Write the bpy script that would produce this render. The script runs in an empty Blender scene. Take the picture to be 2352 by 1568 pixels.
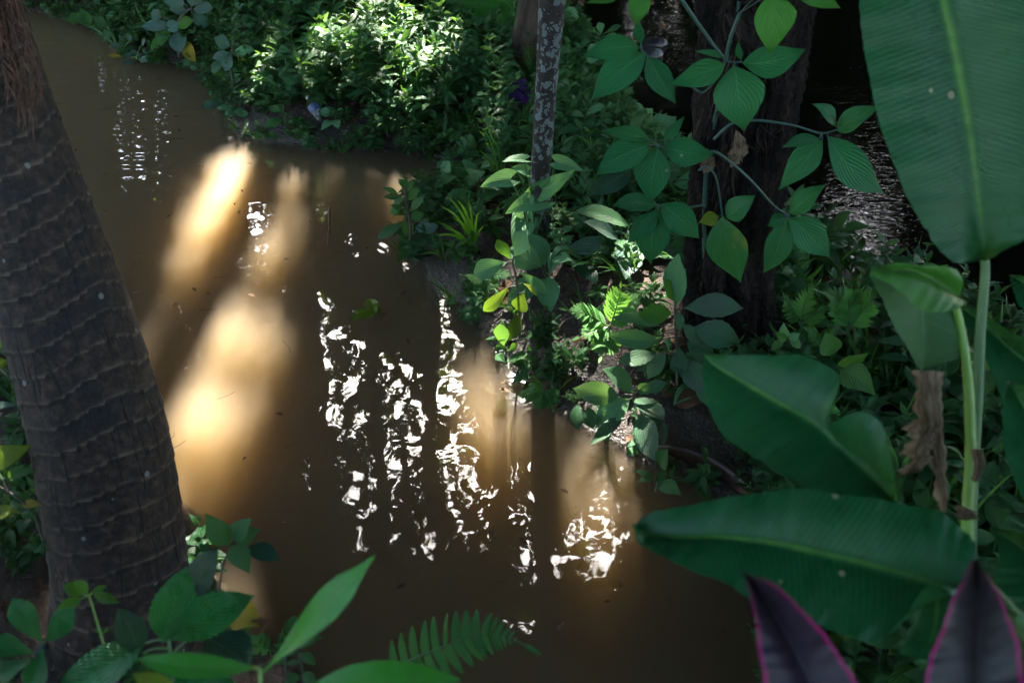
import bpy, math, random
import numpy as np
from mathutils import Vector, Matrix

R = math.radians
SC = bpy.context.scene
COL = SC.collection
rng = np.random.default_rng(7)
random.seed(7)

# ------------------------------------------------------------------ camera, sky, sun, exposure
CAM_H, PITCH, FPX = 2.2, R(35.0), 2522.0          # eye height above the pond, tilt, focal length in picture units (2352 wide)
cam = bpy.data.cameras.new('camera')
camo = bpy.data.objects.new('camera', cam)
COL.objects.link(camo)
camo.location = (0, 0, CAM_H)
camo.rotation_euler = (R(90) - PITCH, 0, 0)
cam.sensor_width = 36.0
cam.lens = 36.0 * FPX / 2352.0
cam.clip_start, cam.clip_end = 0.05, 400
cam.dof.use_dof = True
cam.dof.focus_distance = 3.9
cam.dof.aperture_fstop = 4.5
SC.camera = camo

SUN_EL, SUN_AZ = R(37.5), R(1.0)                  # ahead of the camera, a touch to the right
SUN = Vector((math.sin(SUN_AZ) * math.cos(SUN_EL), math.cos(SUN_AZ) * math.cos(SUN_EL), math.sin(SUN_EL)))
W = bpy.data.worlds.new('World')
SC.world = W
W.use_nodes = True
wn = W.node_tree.nodes
sky = wn.new('ShaderNodeTexSky')
sky.sky_type = 'NISHITA'
sky.sun_disc = False
sky.sun_elevation = SUN_EL
sky.sun_rotation = SUN_AZ
sky.air_density = 1.0
sky.dust_density = 1.3
bg = wn['Background']
bg.inputs['Strength'].default_value = 0.10
W.node_tree.links.new(sky.outputs[0], bg.inputs[0])
sl = bpy.data.lights.new('sun', 'SUN')
sl.energy = 4.8
sl.angle = R(0.7)
sl.color = (1.0, 0.93, 0.82)
so = bpy.data.objects.new('sun', sl)
COL.objects.link(so)
so.rotation_euler = SUN.to_track_quat('Z', 'Y').to_euler()
so.location = SUN * 40

SC.view_settings.view_transform = 'Standard'
SC.view_settings.look = 'None'
SC.view_settings.exposure = 4.85
SC.view_settings.gamma = 1.0
SC.render.engine = 'CYCLES'
cy = SC.cycles
cy.use_denoising = True
cy.max_bounces = 10
cy.diffuse_bounces = 3
cy.glossy_bounces = 4
cy.transmission_bounces = 6
cy.transparent_max_bounces = 12
cy.volume_bounces = 2
cy.sample_clamp_indirect = 6.0
cy.caustics_reflective = False
cy.caustics_refractive = False

# ------------------------------------------------------------------ picture <-> place
CF = np.array([0, math.cos(PITCH), -math.sin(PITCH)])
CU = np.array([0, math.sin(PITCH), math.cos(PITCH)])
CR = np.array([1.0, 0, 0])
CC = np.array([0, 0, CAM_H])
UP = np.array([0, 0, 1.0])


def P(x, y, d):
    return CC + d * (CF + CR * (x - 1176) / FPX + CU * (784 - y) / FPX)


def PZ(x, y, z):
    dr = CF + CR * (x - 1176) / FPX + CU * (784 - y) / FPX
    return CC + dr * ((z - CAM_H) / dr[2])


def proj(p, c=CC, f=CF, u=CU):
    q = np.asarray(p) - c
    zc = q @ f
    return np.stack([1176 + FPX * (q @ CR) / zc, 784 - FPX * (q @ u) / zc], -1)


def hash2(i, j, s):
    h = (i * 374761393 + j * 668265263 + s * 2147483647) & 0xffffffff
    h = ((h ^ (h >> 13)) * 1274126177) & 0xffffffff
    return ((h ^ (h >> 16)) & 0xffff) / 65535.0


def vnoise(x, y, s=0):
    x = np.asarray(x, float); y = np.asarray(y, float)
    xi = np.floor(x).astype(np.int64); yi = np.floor(y).astype(np.int64)
    fx = x - xi; fy = y - yi
    fx = fx * fx * (3 - 2 * fx); fy = fy * fy * (3 - 2 * fy)
    a = hash2(xi, yi, s); b = hash2(xi + 1, yi, s); c = hash2(xi, yi + 1, s); d = hash2(xi + 1, yi + 1, s)
    return (a * (1 - fx) + b * fx) * (1 - fy) + (c * (1 - fx) + d * fx) * fy


def fbm(x, y, s=0, o=4):
    t = 0; a = 0.5
    for k in range(o):
        t = t + a * vnoise(x * 2 ** k, y * 2 ** k, s + k)
        a *= 0.5
    return t / (1 - 0.5 ** o)


def inpoly(px, py, poly):
    px = np.asarray(px); py = np.asarray(py)
    r = np.zeros(px.shape, bool)
    n = len(poly)
    for i in range(n):
        x0, y0 = poly[i]; x1, y1 = poly[(i + 1) % n]
        if y0 == y1:
            continue
        c = ((y0 > py) != (y1 > py)) & (px < (x1 - x0) * (py - y0) / (y1 - y0) + x0)
        r ^= c
    return r


def polydist(px, py, poly):
    d = np.full(np.shape(px), 1e9)
    n = len(poly)
    for i in range(n):
        ax, ay = poly[i]; bx, by = poly[(i + 1) % n]
        ex, ey = bx - ax, by - ay
        t = np.clip(((px - ax) * ex + (py - ay) * ey) / (ex * ex + ey * ey + 1e-12), 0, 1)
        d = np.minimum(d, np.hypot(px - ax - t * ex, py - ay - t * ey))
    return np.where(inpoly(px, py, poly), d, -d)


# ------------------------------------------------------------------ shores and heights
def world_poly(pts):
    return [tuple(PZ(x, y, 0)[:2]) for x, y in pts]


SPIT = world_poly([(-200, -40), (60, 20), (230, 70), (300, 140), (400, 150), (470, 172), (520, 250), (545, 298), (600, 325), (740, 345), (900, 345),
                   (1010, 362), (1060, 402), (1000, 432), (945, 470), (935, 575), (1000, 655), (1060, 705), (1130, 775), (1190, 855), (1290, 930),
                   (1350, 990), (1460, 1050), (1560, 1095), (1700, 1140), (1740, 1250), (1760, 1400), (1820, 1600), (1900, 1900), (2900, 1900),
                   (2900, 960), (2352, 790), (2150, 705), (2010, 660), (1900, 595), (1790, 525), (1600, 405), (1450, 315), (1420, 200), (1340, 95),
                   (1290, 25), (1270, -60), (1200, -150), (700, -250), (0, -120)])
NEARB = world_poly([(-900, 420), (-60, 560), (60, 760), (180, 1000), (410, 1170), (520, 1340), (620, 1460), (740, 1640), (820, 1900), (-900, 1900)])
FARB = [(-60, 9.6), (-3, 9.3), (0, 9.8), (3, 9.2), (8, 9.9), (60, 9.5), (60, 70), (-60, 70)]


def land(x, y):
    return np.maximum(np.maximum(polydist(x, y, SPIT), polydist(x, y, NEARB)), polydist(x, y, FARB))


def height(x, y):
    x = np.asarray(x, float); y = np.asarray(y, float)
    d = land(x, y) + 0.10 * (fbm(x * 3, y * 3, 11, 3) - 0.5)
    h = np.where(d > 0, 0.20 * (1 - np.exp(-d / 0.35)), -0.75 * (1 - np.exp(d / 0.45)))
    return h + np.where(d > 0, 1, 0.5) * (0.09 * (fbm(x * 2.2, y * 2.2, 3, 4) - 0.5) + 0.035 * (fbm(x * 14, y * 14, 5, 3) - 0.5)) * np.clip(np.abs(d) / 0.12, 0.25, 1)


def G(x, y):
    """the ground (or water) point under a picture point"""
    z = 0.1
    for _ in range(6):
        p = PZ(x, y, z)
        z = 0.6 * max(float(height(p[0], p[1])), 0.0) + 0.4 * z
    return PZ(x, y, z)


def depth_of(p):
    return float((np.asarray(p) - CC) @ CF)


def vdepth(base, y):
    """depth, at picture height y, of the upright line through base"""
    q = np.asarray(base) - CC
    zc, yc = q @ CF, q @ CU
    k = (784 - y) / FPX
    h = (k * zc - yc) / (math.cos(PITCH) + k * math.sin(PITCH))
    return zc - h * math.sin(PITCH)


# ------------------------------------------------------------------ mesh builder
class MB:
    def __init__(s):
        s.v, s.f, s.uv, s.r, s.m, s.n = [], [], [], [], [], 0

    def add(s, v, f, uv=None, r=0.5, m=0):
        v = np.asarray(v, float).reshape(-1, 3)
        f = np.asarray(f, int).reshape(-1, 4)
        s.v.append(v)
        s.f.append(f + s.n)
        s.uv.append(np.zeros((len(v), 2)) if uv is None else np.asarray(uv, float).reshape(-1, 2))
        s.r.append(np.full(len(v), r) if np.isscalar(r) else np.asarray(r, float))
        s.m.append(np.full(len(f), m, int))
        s.n += len(v)

    def build(s, name, mats, parent=None, loc=None):
        me = bpy.data.meshes.new(name)
        v = np.concatenate(s.v); f = np.concatenate(s.f); uv = np.concatenate(s.uv); r = np.concatenate(s.r); m = np.concatenate(s.m)
        if loc is None and parent is not None:
            q = parent
            loc = np.zeros(3)
            while q is not None:
                loc = loc + np.array(q.location); q = q.parent
            v = v - loc
            loc = None
        elif loc is not None:
            v = v - np.asarray(loc)
        me.vertices.add(len(v)); me.vertices.foreach_set('co', v.ravel())
        me.loops.add(f.size); me.loops.foreach_set('vertex_index', f.ravel())
        me.polygons.add(len(f))
        me.polygons.foreach_set('loop_start', np.arange(0, f.size, 4))
        me.polygons.foreach_set('material_index', m)
        me.polygons.foreach_set('use_smooth', np.ones(len(f), bool))
        ul = me.uv_layers.new(name='UVMap')
        ul.data.foreach_set('uv', uv[f.ravel()].ravel())
        at = me.attributes.new('rnd', 'FLOAT', 'POINT')
        at.data.foreach_set('value', r)
        me.update(calc_edges=True)
        me.validate()
        for mm in (mats if isinstance(mats, (list, tuple)) else [mats]):
            me.materials.append(mm)
        o = bpy.data.objects.new(name, me)
        COL.objects.link(o)
        if parent is not None:
            o.parent = parent
        if loc is not None:
            o.location = loc
        return o


def grid_faces(a, b, wrap=False):
    """quads of an a x b vertex grid (row major); wrap joins the last column to the first"""
    i = np.arange(a - 1)[:, None]
    j = np.arange(b if wrap else b - 1)[None, :]
    j2 = (j + 1) % b
    return np.stack([i * b + j, (i + 1) * b + j, (i + 1) * b + j2, i * b + j2], -1).reshape(-1, 4)


def catmull(pts, n):
    p = np.asarray(pts, float)
    if len(p) == 2:
        t = np.linspace(0, 1, n)[:, None]
        return p[0] * (1 - t) + p[1] * t
    q = np.concatenate([[2 * p[0] - p[1]], p, [2 * p[-1] - p[-2]]])
    out = []
    for t in np.linspace(0, len(p) - 1, n):
        i = min(int(t), len(p) - 2); f = t - i
        a, b, c, d = q[i], q[i + 1], q[i + 2], q[i + 3]
        out.append(0.5 * (2 * b + (c - a) * f + (2 * a - 5 * b + 4 * c - d) * f * f + (3 * b - a - 3 * c + d) * f ** 3))
    return np.array(out)


def unit(v):
    v = np.asarray(v, float)
    return v / (np.linalg.norm(v) + 1e-12)


def tube(mb, pts, rad, ns=8, n=None, m=0, r=0.5, shape=None):
    n = n or max(4, len(pts) * 4)
    c = catmull(pts, n)
    rr = np.interp(np.linspace(0, 1, n), np.linspace(0, 1, np.size(rad)), np.atleast_1d(rad)) if np.size(rad) > 1 else np.full(n, float(np.ravel(rad)[0]))
    t = np.gradient(c, axis=0)
    t /= np.linalg.norm(t, axis=1)[:, None] + 1e-12
    a = unit(np.cross(t[0], [0.3, 1, 0.2]))
    V = []
    th = np.linspace(0, 2 * np.pi, ns, endpoint=False)
    for i in range(n):
        a = unit(a - t[i] * (a @ t[i]))
        b = np.cross(t[i], a)
        ri = rr[i] if shape is None else rr[i] * shape(i / (n - 1), th)
        V.append(c[i] + (np.cos(th) * ri)[:, None] * a + (np.sin(th) * ri)[:, None] * b)
    V = np.array(V)
    uv = np.stack(np.broadcast_arrays(th[None, :] / (2 * np.pi), np.linspace(0, 1, n)[:, None]), -1)
    mb.add(V.reshape(-1, 3), grid_faces(n, ns, True), uv.reshape(-1, 2), r, m)


PROF = {
    'ovate': [(0, .03), (.06, .3), (.16, .68), (.3, .96), (.4, 1), (.55, .9), (.7, .64), (.84, .33), (.94, .1), (1, 0)],
    'elliptic': [(0, .03), (.08, .28), (.2, .65), (.36, .94), (.5, 1), (.64, .93), (.8, .63), (.9, .33), (.96, .12), (1, 0)],
    'obovate': [(0, .04), (.1, .2), (.3, .55), (.5, .86), (.66, 1), (.8, .88), (.91, .5), (.97, .18), (1, 0)],
    'lance': [(0, .06), (.1, .45), (.25, .85), (.4, 1), (.6, .8), (.8, .42), (.93, .14), (1, 0)],
    'mango': [(0, .06), (.08, .1), (.2, .3), (.4, .7), (.6, 1), (.75, .85), (.88, .35), (.95, .16), (1, 0)],
    'blade': [(0, .5), (.2, .9), (.5, 1), (.75, .7), (.92, .28), (1, 0)],
    'arrow': [(0, .55), (.08, .85), (.2, 1), (.35, .92), (.6, .62), (.82, .28), (.95, .07), (1, 0)],
    'pinna': [(0, .7), (.1, .95), (.3, 1), (.6, .8), (.85, .45), (.95, .2), (1, 0)],
}


def leaf(mb, B, T, w, n, prof='ovate', nu=10, nv=4, fold=.18, arch=.08, wave=.06, serr=0.0, lobe=0.0, r=None, m=0, bend=0.0):
    B = np.asarray(B, float); T = np.asarray(T, float)
    L = np.linalg.norm(T - B)
    ax = (T - B) / (L + 1e-9)
    n = unit(np.asarray(n, float) - ax * (np.asarray(n, float) @ ax))
    side = np.cross(n, ax)
    u = np.linspace(0, 1, nu + 1)
    v = np.linspace(-1, 1, nv + 1)
    pr = np.array(PROF[prof])
    wu = w * np.interp(u, pr[:, 0], pr[:, 1])
    if serr:
        wu = wu * (1 + serr * np.where(np.arange(nu + 1) % 2, 1, -1))
    ph = rng.uniform(0, 6)
    Y = wu[:, None] * v[None, :]
    X = L * u[:, None] - lobe * L * np.abs(v)[None, :] ** 1.3 * ((1 - u) ** 3)[:, None]
    Z = fold * np.abs(Y) + arch * L * (4 * u * (1 - u))[:, None] + wave * w * (v ** 2)[None, :] * np.sin(u * 8 + ph)[:, None] * np.sign(v)[None, :]
    Y = Y + bend * L * (4 * u * (1 - u))[:, None]
    pts = B + X[..., None] * ax + Y[..., None] * side + Z[..., None] * n
    uv = np.stack(np.broadcast_arrays(u[:, None], (v[None, :] + 1) / 2), -1)
    mb.add(pts.reshape(-1, 3), grid_faces(nu + 1, nv + 1), uv.reshape(-1, 2), rng.random() if r is None else r, m)


def loft_leaf(mb, left, mid, right, nu=56, nv=12, cup=0.10, ripple=0.0007, m=0, r=0.5, nick=1.0):
    """a large leaf: points down its left edge, midrib and right edge"""
    Lc, Mc, Rc = catmull(left, nu), catmull(mid, nu), catmull(right, nu)
    for E in (Lc, Rc):
        kk = np.arange(nu)
        cut = .012 * (rng.random(nu) - .3) + .05 * (vnoise(kk * .23 + rng.uniform(0, 99), kk * 0, 5) > .86) * rng.random(nu) * nick
        E += (Mc - E) * np.clip(cut, 0, .1)[:, None] * nick
    v = np.linspace(-1, 1, nv + 1)
    pts = np.zeros((nu, nv + 1, 3)); uv = np.zeros((nu, nv + 1, 2))
    for i in range(nu):
        nn = unit(np.cross(Rc[i] - Lc[i], Mc[min(i + 1, nu - 1)] - Mc[max(i - 1, 0)]))
        if nn @ (CC - Mc[i]) < 0:
            nn = -nn
        for j, vv in enumerate(v):
            E = Lc[i] if vv < 0 else Rc[i]
            a = abs(vv)
            q = Mc[i] * (1 - a) + E * a
            wdt = np.linalg.norm(E - Mc[i])
            q = q + nn * (cup * wdt * math.sin(math.pi * a) + ripple * math.sin(i * 1.1 + vv * 3) * a + ripple * 2.2 * math.sin(i * .37 + 2 * vv) * a * a)
            pts[i, j] = q
            uv[i, j] = (i / (nu - 1), (vv + 1) / 2)
    mb.add(pts.reshape(-1, 3), grid_faces(nu, nv + 1), uv.reshape(-1, 2), r, m)


def frond(mb, pts, plen, n=16, w=0.16, tip=0.25, n_hint=UP, m=0, serr=.22, r=None, rach=0.002, ang=65, nu=12, drop=.15):
    """a fern frond: stalk plus toothed leaflets in pairs"""
    c = catmull(pts, n + 4)
    tube(mb, pts, [rach * 1.4, rach * .4], 5, n + 4, m=1)
    r = rng.random() if r is None else r
    for i in range(2, n + 3):
        t = unit(c[min(i + 1, n + 3)] - c[i - 1])
        nn = unit(n_hint - t * (np.asarray(n_hint) @ t))
        s = np.cross(nn, t)
        k = (i - 2) / n
        L = plen * (math.sin(math.pi * min(1, .22 + .8 * k)) ** .8 * (1 - k * .55) + .05)
        L = max(L, plen * .06)
        for sg in (-1, 1):
            a = R(ang + rng.uniform(-6, 6) - 25 * k)
            d = unit(t * math.cos(a) + s * sg * math.sin(a) - nn * drop)
            leaf(mb, c[i], c[i] + d * L, L * w, nn + .25 * rng.normal(size=3), 'pinna', nu, 2, .1, .05, .0, serr, 0, r, m)
    t = unit(c[-1] - c[-2])
    leaf(mb, c[-1], c[-1] + t * plen * tip * 2, plen * .08, n_hint, 'pinna', 8, 2, .1, .02, 0, serr, 0, r, m)


# ------------------------------------------------------------------ tagging
def tag(o, label, cat, group=None, kind=None):
    if kind in ('structure', 'stuff'):
        o['kind'] = kind
    if label:
        o['label'] = label
    if cat:
        o['category'] = cat
    if group:
        o['group'] = group
    return o


def thing(name, label, cat, loc=(0, 0, 0), group=None):
    o = bpy.data.objects.new(name, None)
    COL.objects.link(o)
    o.location = tuple(float(q) for q in loc)
    o.empty_display_size = .1
    return tag(o, label, cat, group)


# ------------------------------------------------------------------ materials
class NT:
    def __init__(s, name):
        s.mat = bpy.data.materials.new(name)
        s.mat.use_nodes = True
        s.t = s.mat.node_tree
        s.t.nodes.clear()
        s.out = s.t.nodes.new('ShaderNodeOutputMaterial')

    def n(s, typ, **kw):
        nd = s.t.nodes.new('ShaderNode' + typ)
        for k, v in kw.items():
            setattr(nd, k, v)
        return nd

    def l(s, a, b):
        s.t.links.new(a, b)

    def val(s, nd, key, v):
        if hasattr(v, 'is_output'):
            s.l(v, nd.inputs[key])
        else:
            nd.inputs[key].default_value = v

    def math(s, op, a, b=0.0, c=0.0, clamp=False):
        nd = s.n('Math', operation=op, use_clamp=clamp)
        s.val(nd, 0, a); s.val(nd, 1, b)
        if op in ('MULTIPLY_ADD', 'SMOOTH_MIN', 'COMPARE'):
            s.val(nd, 2, c)
        return nd.outputs[0]

    def mix(s, f, a, b, typ='MIX'):
        nd = s.n('MixRGB', blend_type=typ)
        s.val(nd, 0, f)
        for k, c in ((1, a), (2, b)):
            if hasattr(c, 'is_output'):
                s.l(c, nd.inputs[k])
            else:
                nd.inputs[k].default_value = (*c[:3], 1)
        return nd.outputs[0]

    def noise(s, scale, detail=4, rough=.55, vec=None, dist=0.0, out=0):
        nd = s.n('TexNoise')
        nd.inputs['Scale'].default_value = scale
        nd.inputs['Detail'].default_value = detail
        nd.inputs['Roughness'].default_value = rough
        nd.inputs['Distortion'].default_value = dist
        if vec is not None:
            s.l(vec, nd.inputs['Vector'])
        return nd.outputs[out]

    def ramp(s, f, stops):
        nd = s.n('ValToRGB')
        e = nd.color_ramp.elements
        while len(e) < len(stops):
            e.new(.5)
        for k, (p, c) in enumerate(stops):
            e[k].position = p
            e[k].color = (*c, 1) if not np.isscalar(c) else (c, c, c, 1)
        s.l(f, nd.inputs[0])
        return nd.outputs[0]

    def obj(s):
        return s.n('TexCoord').outputs['Object']

    def geo(s):
        return s.n('NewGeometry').outputs['Position']

    def scaled(s, vec, sc):
        nd = s.n('Mapping')
        nd.inputs['Scale'].default_value = sc
        s.l(vec, nd.inputs[0])
        return nd.outputs[0]

    def bump(s, h, strength=.4, dist=.01, normal=None):
        nd = s.n('Bump')
        nd.inputs['Strength'].default_value = strength
        nd.inputs['Distance'].default_value = dist
        s.l(h, nd.inputs['Height'])
        if normal is not None:
            s.l(normal, nd.inputs['Normal'])
        return nd.outputs[0]

    def principled(s, col, rough=.5, normal=None, spec=.5):
        nd = s.n('BsdfPrincipled')
        if hasattr(col, 'is_output'):
            s.l(col, nd.inputs['Base Color'])
        else:
            nd.inputs['Base Color'].default_value = (*col, 1)
        s.val(nd, 'Roughness', rough)
        nd.inputs['Specular IOR Level'].default_value = spec
        if normal is not None:
            s.l(normal, nd.inputs['Normal'])
        return nd


def leaf_mat(name, c1, c2, back=None, vein=(.12, .2, .06), nveins=9, vslope=1.1, vstr=.45, rough=.38, trans=.33, dust=0.0, dustcol=(.2, .19, .17),
             spots=0.0, edge=None, stripes=0, bump=.5, tcol=None, midw=.036, yellow=0.0, vfine=False, spec=.2, quilt=1.2):
    t = NT(name)
    uvn = t.n('UVMap')
    sep = t.n('SeparateXYZ')
    t.l(uvn.outputs[0], sep.inputs[0])
    u, v = sep.outputs[0], sep.outputs[1]
    av = t.math('ABSOLUTE', t.math('SUBTRACT', v, .5))
    rn = t.n('Attribute', attribute_name='rnd').outputs['Fac']
    oi = t.n('ObjectInfo').outputs['Random']
    pos = t.obj()
    mixr = t.math('FRACT', t.math('ADD', rn, oi))
    blot = t.noise(14, 3, .6, pos)
    f = t.math('ADD', t.math('MULTIPLY', mixr, .75), t.math('MULTIPLY', t.math('SUBTRACT', blot, .5), .9), clamp=True)
    col = t.mix(f, c1, c2)
    # veins
    ph = t.math('MULTIPLY', t.math('SUBTRACT', u, t.math('MULTIPLY', av, vslope)), nveins)
    tri = t.math('ABSOLUTE', t.math('SUBTRACT', t.math('FRACT', ph), .5))
    lat = t.math('SUBTRACT', 1, t.math('DIVIDE', tri, .12 if not vfine else .3), clamp=True)
    mid = t.math('SUBTRACT', 1, t.math('DIVIDE', av, midw), clamp=True)
    mid = t.math('MULTIPLY', mid, t.math('SUBTRACT', 1.15, u, clamp=True))
    vm = t.math('MAXIMUM', mid, t.math('MULTIPLY', lat, .6 if not vfine else .18))
    col = t.mix(t.math('MULTIPLY', vm, vstr), col, vein)
    if stripes:
        st = t.noise(stripes, 2, .6, t.scaled(uvn.outputs[0], (1, .06, 1)))
        col = t.mix(t.math('MULTIPLY', t.math('SUBTRACT', st, .42, clamp=True), 1.5, clamp=True), col, [q * .7 for q in c1])
    if spots:
        vo = t.n('TexVoronoi', feature='F1')
        vo.inputs['Scale'].default_value = 26
        t.l(t.scaled(pos, (1, 1, 1)), vo.inputs['Vector'])
        sepc = t.n('SeparateColor'); t.l(vo.outputs['Color'], sepc.inputs[0])
        rare = t.math('GREATER_THAN', sepc.outputs[0], 1 - spots)
        sp = t.math('MULTIPLY', rare, t.math('LESS_THAN', vo.outputs['Distance'], t.math('MULTIPLY', sepc.outputs[1], .22)))
        col = t.mix(t.math('MULTIPLY', sp, .8), col, (.3, .28, .16))
    if dust:
        dn = t.noise(9, 5, .65, pos)
        dm = t.math('MULTIPLY', t.math('SUBTRACT', dn, .55 - .13 * dust, clamp=True), 5, clamp=True)
        dm = t.math('MULTIPLY', dm, t.math('ADD', .35, t.math('MULTIPLY', mixr, .65)))
        col = t.mix(t.math('MULTIPLY', dm, .8), col, dustcol)
    if yellow:
        yn = t.noise(6, 3, .5, pos)
        ym = t.math('MULTIPLY', t.math('SUBTRACT', yn, .62 - yellow * .3, clamp=True), 6, clamp=True)
        col = t.mix(ym, col, (.38, .3, .02))
    if edge is not None:
        em = t.math('MULTIPLY', t.math('SUBTRACT', av, edge[1], clamp=True), 70, clamp=True)
        col = t.mix(em, col, edge[0])
    hgt = t.math('ADD', t.math('ADD', t.math('MULTIPLY', vm, -.5), t.math('MULTIPLY', tri, quilt)), t.math('MULTIPLY', t.noise(60, 2, .5, pos), .35))
    nb = t.bump(hgt, bump, .004)
    rg = t.math('ADD', rough, t.math('MULTIPLY', t.math('SUBTRACT', t.noise(25, 3, .5, pos), .5), .25))
    bs = t.principled(col, rg, nb, spec)
    tr = t.n('BsdfTranslucent')
    tc = t.mix(.55, col, tcol or (.16, .3, .02))
    t.l(tc, tr.inputs['Color'])
    ms = t.n('MixShader')
    ms.inputs[0].default_value = trans
    t.l(bs.outputs[0], ms.inputs[1])
    t.l(tr.outputs[0], ms.inputs[2])
    t.l(ms.outputs[0], t.out.inputs['Surface'])
    return t.mat


M = {}
M['green'] = leaf_mat('leaf_green', (0.0300, 0.1125, 0.0330), (0.0675, 0.1950, 0.0450), trans=.3)
M['herb'] = leaf_mat('leaf_herb', (0.0216, 0.1020, 0.0264), (0.0840, 0.2040, 0.0480), trans=.3, dust=.1, rough=.42)
M['herb_dark'] = leaf_mat('leaf_herb_dark', (0.0180, 0.0825, 0.0270), (0.0450, 0.1500, 0.0525), trans=.28)
M['bright'] = leaf_mat('leaf_bright', (.05, .17, .02), (.09, .24, .03), trans=.4)
M['vine'] = leaf_mat('leaf_vine', (.011, .125, .042), (.030, .20, .06), vein=(.09, .30, .10), nveins=8, vslope=1.3, vstr=.7, rough=.42, trans=.25, bump=.75, spots=.05)
M['vine_light'] = leaf_mat('leaf_vine_light', (.05, .22, .035), (.08, .30, .04), vein=(.07, .2, .05), nveins=8, vslope=1.3, vstr=.5, rough=.42, trans=.32, bump=.9)
M['vine_yellow'] = leaf_mat('leaf_vine_yellow', (.015, .13, .035), (.03, .17, .045), vein=(.1, .2, .04), nveins=8, vslope=1.3, yellow=.45, trans=.25)
M['dusty'] = leaf_mat('leaf_dusty', (.04, .13, .06), (.07, .17, .075), vein=(.09, .2, .09), nveins=10, vslope=1.0, rough=.6, trans=.22, dust=.9, dustcol=(.12, .105, .108))
M['dusty_green'] = leaf_mat('leaf_dusty_green', (.05, .16, .06), (.085, .21, .075), vein=(.12, .26, .1), nveins=10, vslope=1.0, rough=.55, trans=.25, dust=.3, dustcol=(.17, .16, .15))
M['grey_green'] = leaf_mat('leaf_grey_green', (.06, .14, .095), (.10, .19, .13), vein=(.22, .32, .27), nveins=8, vslope=.9, rough=.5, trans=.22, dust=.4, vstr=.6)
M['arrow'] = leaf_mat('leaf_arrow', (.09, .25, .10), (.14, .32, .14), vein=(.26, .44, .26), nveins=7, vslope=1.4, rough=.5, trans=.3, vstr=.5)
M['yellow'] = leaf_mat('leaf_yellow', (.33, .24, .015), (.42, .32, .03), vein=(.4, .34, .08), spots=.2, trans=.35, tcol=(.5, .35, .02))
M['yellow_green'] = leaf_mat('leaf_yellow_green', (.14, .20, .012), (.2, .25, .02), trans=.4)
M['serrate'] = leaf_mat('leaf_serrate', (.016, .22, .055), (.045, .31, .08), vein=(.05, .28, .09), nveins=11, vslope=.9, vstr=.6, rough=.3, trans=.25, bump=1.0, spec=.45, quilt=2.2)
M['dark_leaf'] = leaf_mat('leaf_dark', (.006, .035, .022), (.012, .055, .03), trans=.18, rough=.35)
M['mango'] = leaf_mat('leaf_mango', (.02, .20, .015), (.05, .30, .02), vein=(.14, .28, .04), nveins=16, vslope=.7, vstr=.5, rough=.25, trans=.3, spec=.4, quilt=.25)
M['banana'] = leaf_mat('leaf_banana', (.0015, .062, .022), (.004, .088, .028), vein=(.16, .34, .06), nveins=70, vslope=.16, vstr=.75, rough=.30, trans=.18, stripes=30, bump=.15, midw=.034, vfine=True, spots=.12, spec=.22)
M['banana_light'] = leaf_mat('leaf_banana_light', (.03, .15, .02), (.05, .2, .025), vein=(.14, .28, .06), nveins=50, vslope=.16, vstr=.7, rough=.32, trans=.35, stripes=18, bump=.12, midw=.034, vfine=True)
M['banana_back'] = leaf_mat('leaf_banana_back', (.028, .095, .030), (.045, .12, .035), vein=(.12, .24, .08), nveins=50, vslope=.16, vstr=.8, rough=.5, trans=.15, stripes=18, bump=.15, midw=.03, vfine=True)  # leaf underside, also toned down to stand in for the fold's shadow
M['fern_light'] = leaf_mat('leaf_fern_light', (.07, .24, .05), (.12, .30, .07), vein=(.08, .2, .06), nveins=12, trans=.35, rough=.5)
M['ti'] = leaf_mat('leaf_ti', (0.0234, 0.0156, 0.0260), (0.0364, 0.0390, 0.0286), vein=(.05, .02, .04), nveins=40, vslope=.1, vstr=.4, rough=.33, trans=.04, stripes=14, edge=((.27, .006, .10), .452), bump=.15, tcol=(.03, .03, .02), vfine=True, midw=.01)
M['fern'] = leaf_mat('leaf_fern', (0.0405, 0.1755, 0.0405), (0.0810, 0.2430, 0.0607), vein=(.05, .14, .04), nveins=12, trans=.35, rough=.5)
M['grass'] = leaf_mat('leaf_grass', (0.0360, 0.1440, 0.0240), (0.0840, 0.2400, 0.0360), nveins=1, vstr=.1, trans=.35)
M['grass_bright'] = leaf_mat('leaf_grass_bright', (.10, .28, .015), (.15, .34, .02), nveins=1, vstr=.1, trans=.4)
M['dead'] = leaf_mat('leaf_dead', (.10, .045, .02), (.22, .13, .07), vein=(.09, .05, .03), trans=.15, rough=.7, tcol=(.2, .1, .03))
M['dry_pale'] = leaf_mat('leaf_dry_pale', (.24, .15, .085), (.44, .34, .22), vein=(.15, .09, .05), nveins=30, vslope=.1, trans=.2, rough=.65, stripes=12, tcol=(.4, .3, .15))
M['canopy'] = leaf_mat('leaf_canopy', (.011, .032, .006), (.034, .066, .009), trans=.4, vstr=.1, bump=0.0, tcol=(.20, .26, .012))


def stem_mat(name, c1, c2, rough=.5):
    t = NT(name)
    col = t.mix(t.noise(30, 4, .6, t.obj()), c1, c2)
    b = t.principled(col, rough)
    t.l(b.outputs[0], t.out.inputs['Surface'])
    return t.mat


M['stem'] = stem_mat('stem_green', (.05, .13, .03), (.09, .17, .05))
M['stem_brown'] = stem_mat('stem_brown', (.06, .045, .03), (.11, .09, .06), .7)
M['stem_dark'] = stem_mat('stem_dark', (.02, .055, .04), (.04, .09, .06))
M['stem_yellow'] = stem_mat('stem_yellow', (.13, .27, .03), (.2, .32, .05), .4)


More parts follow.
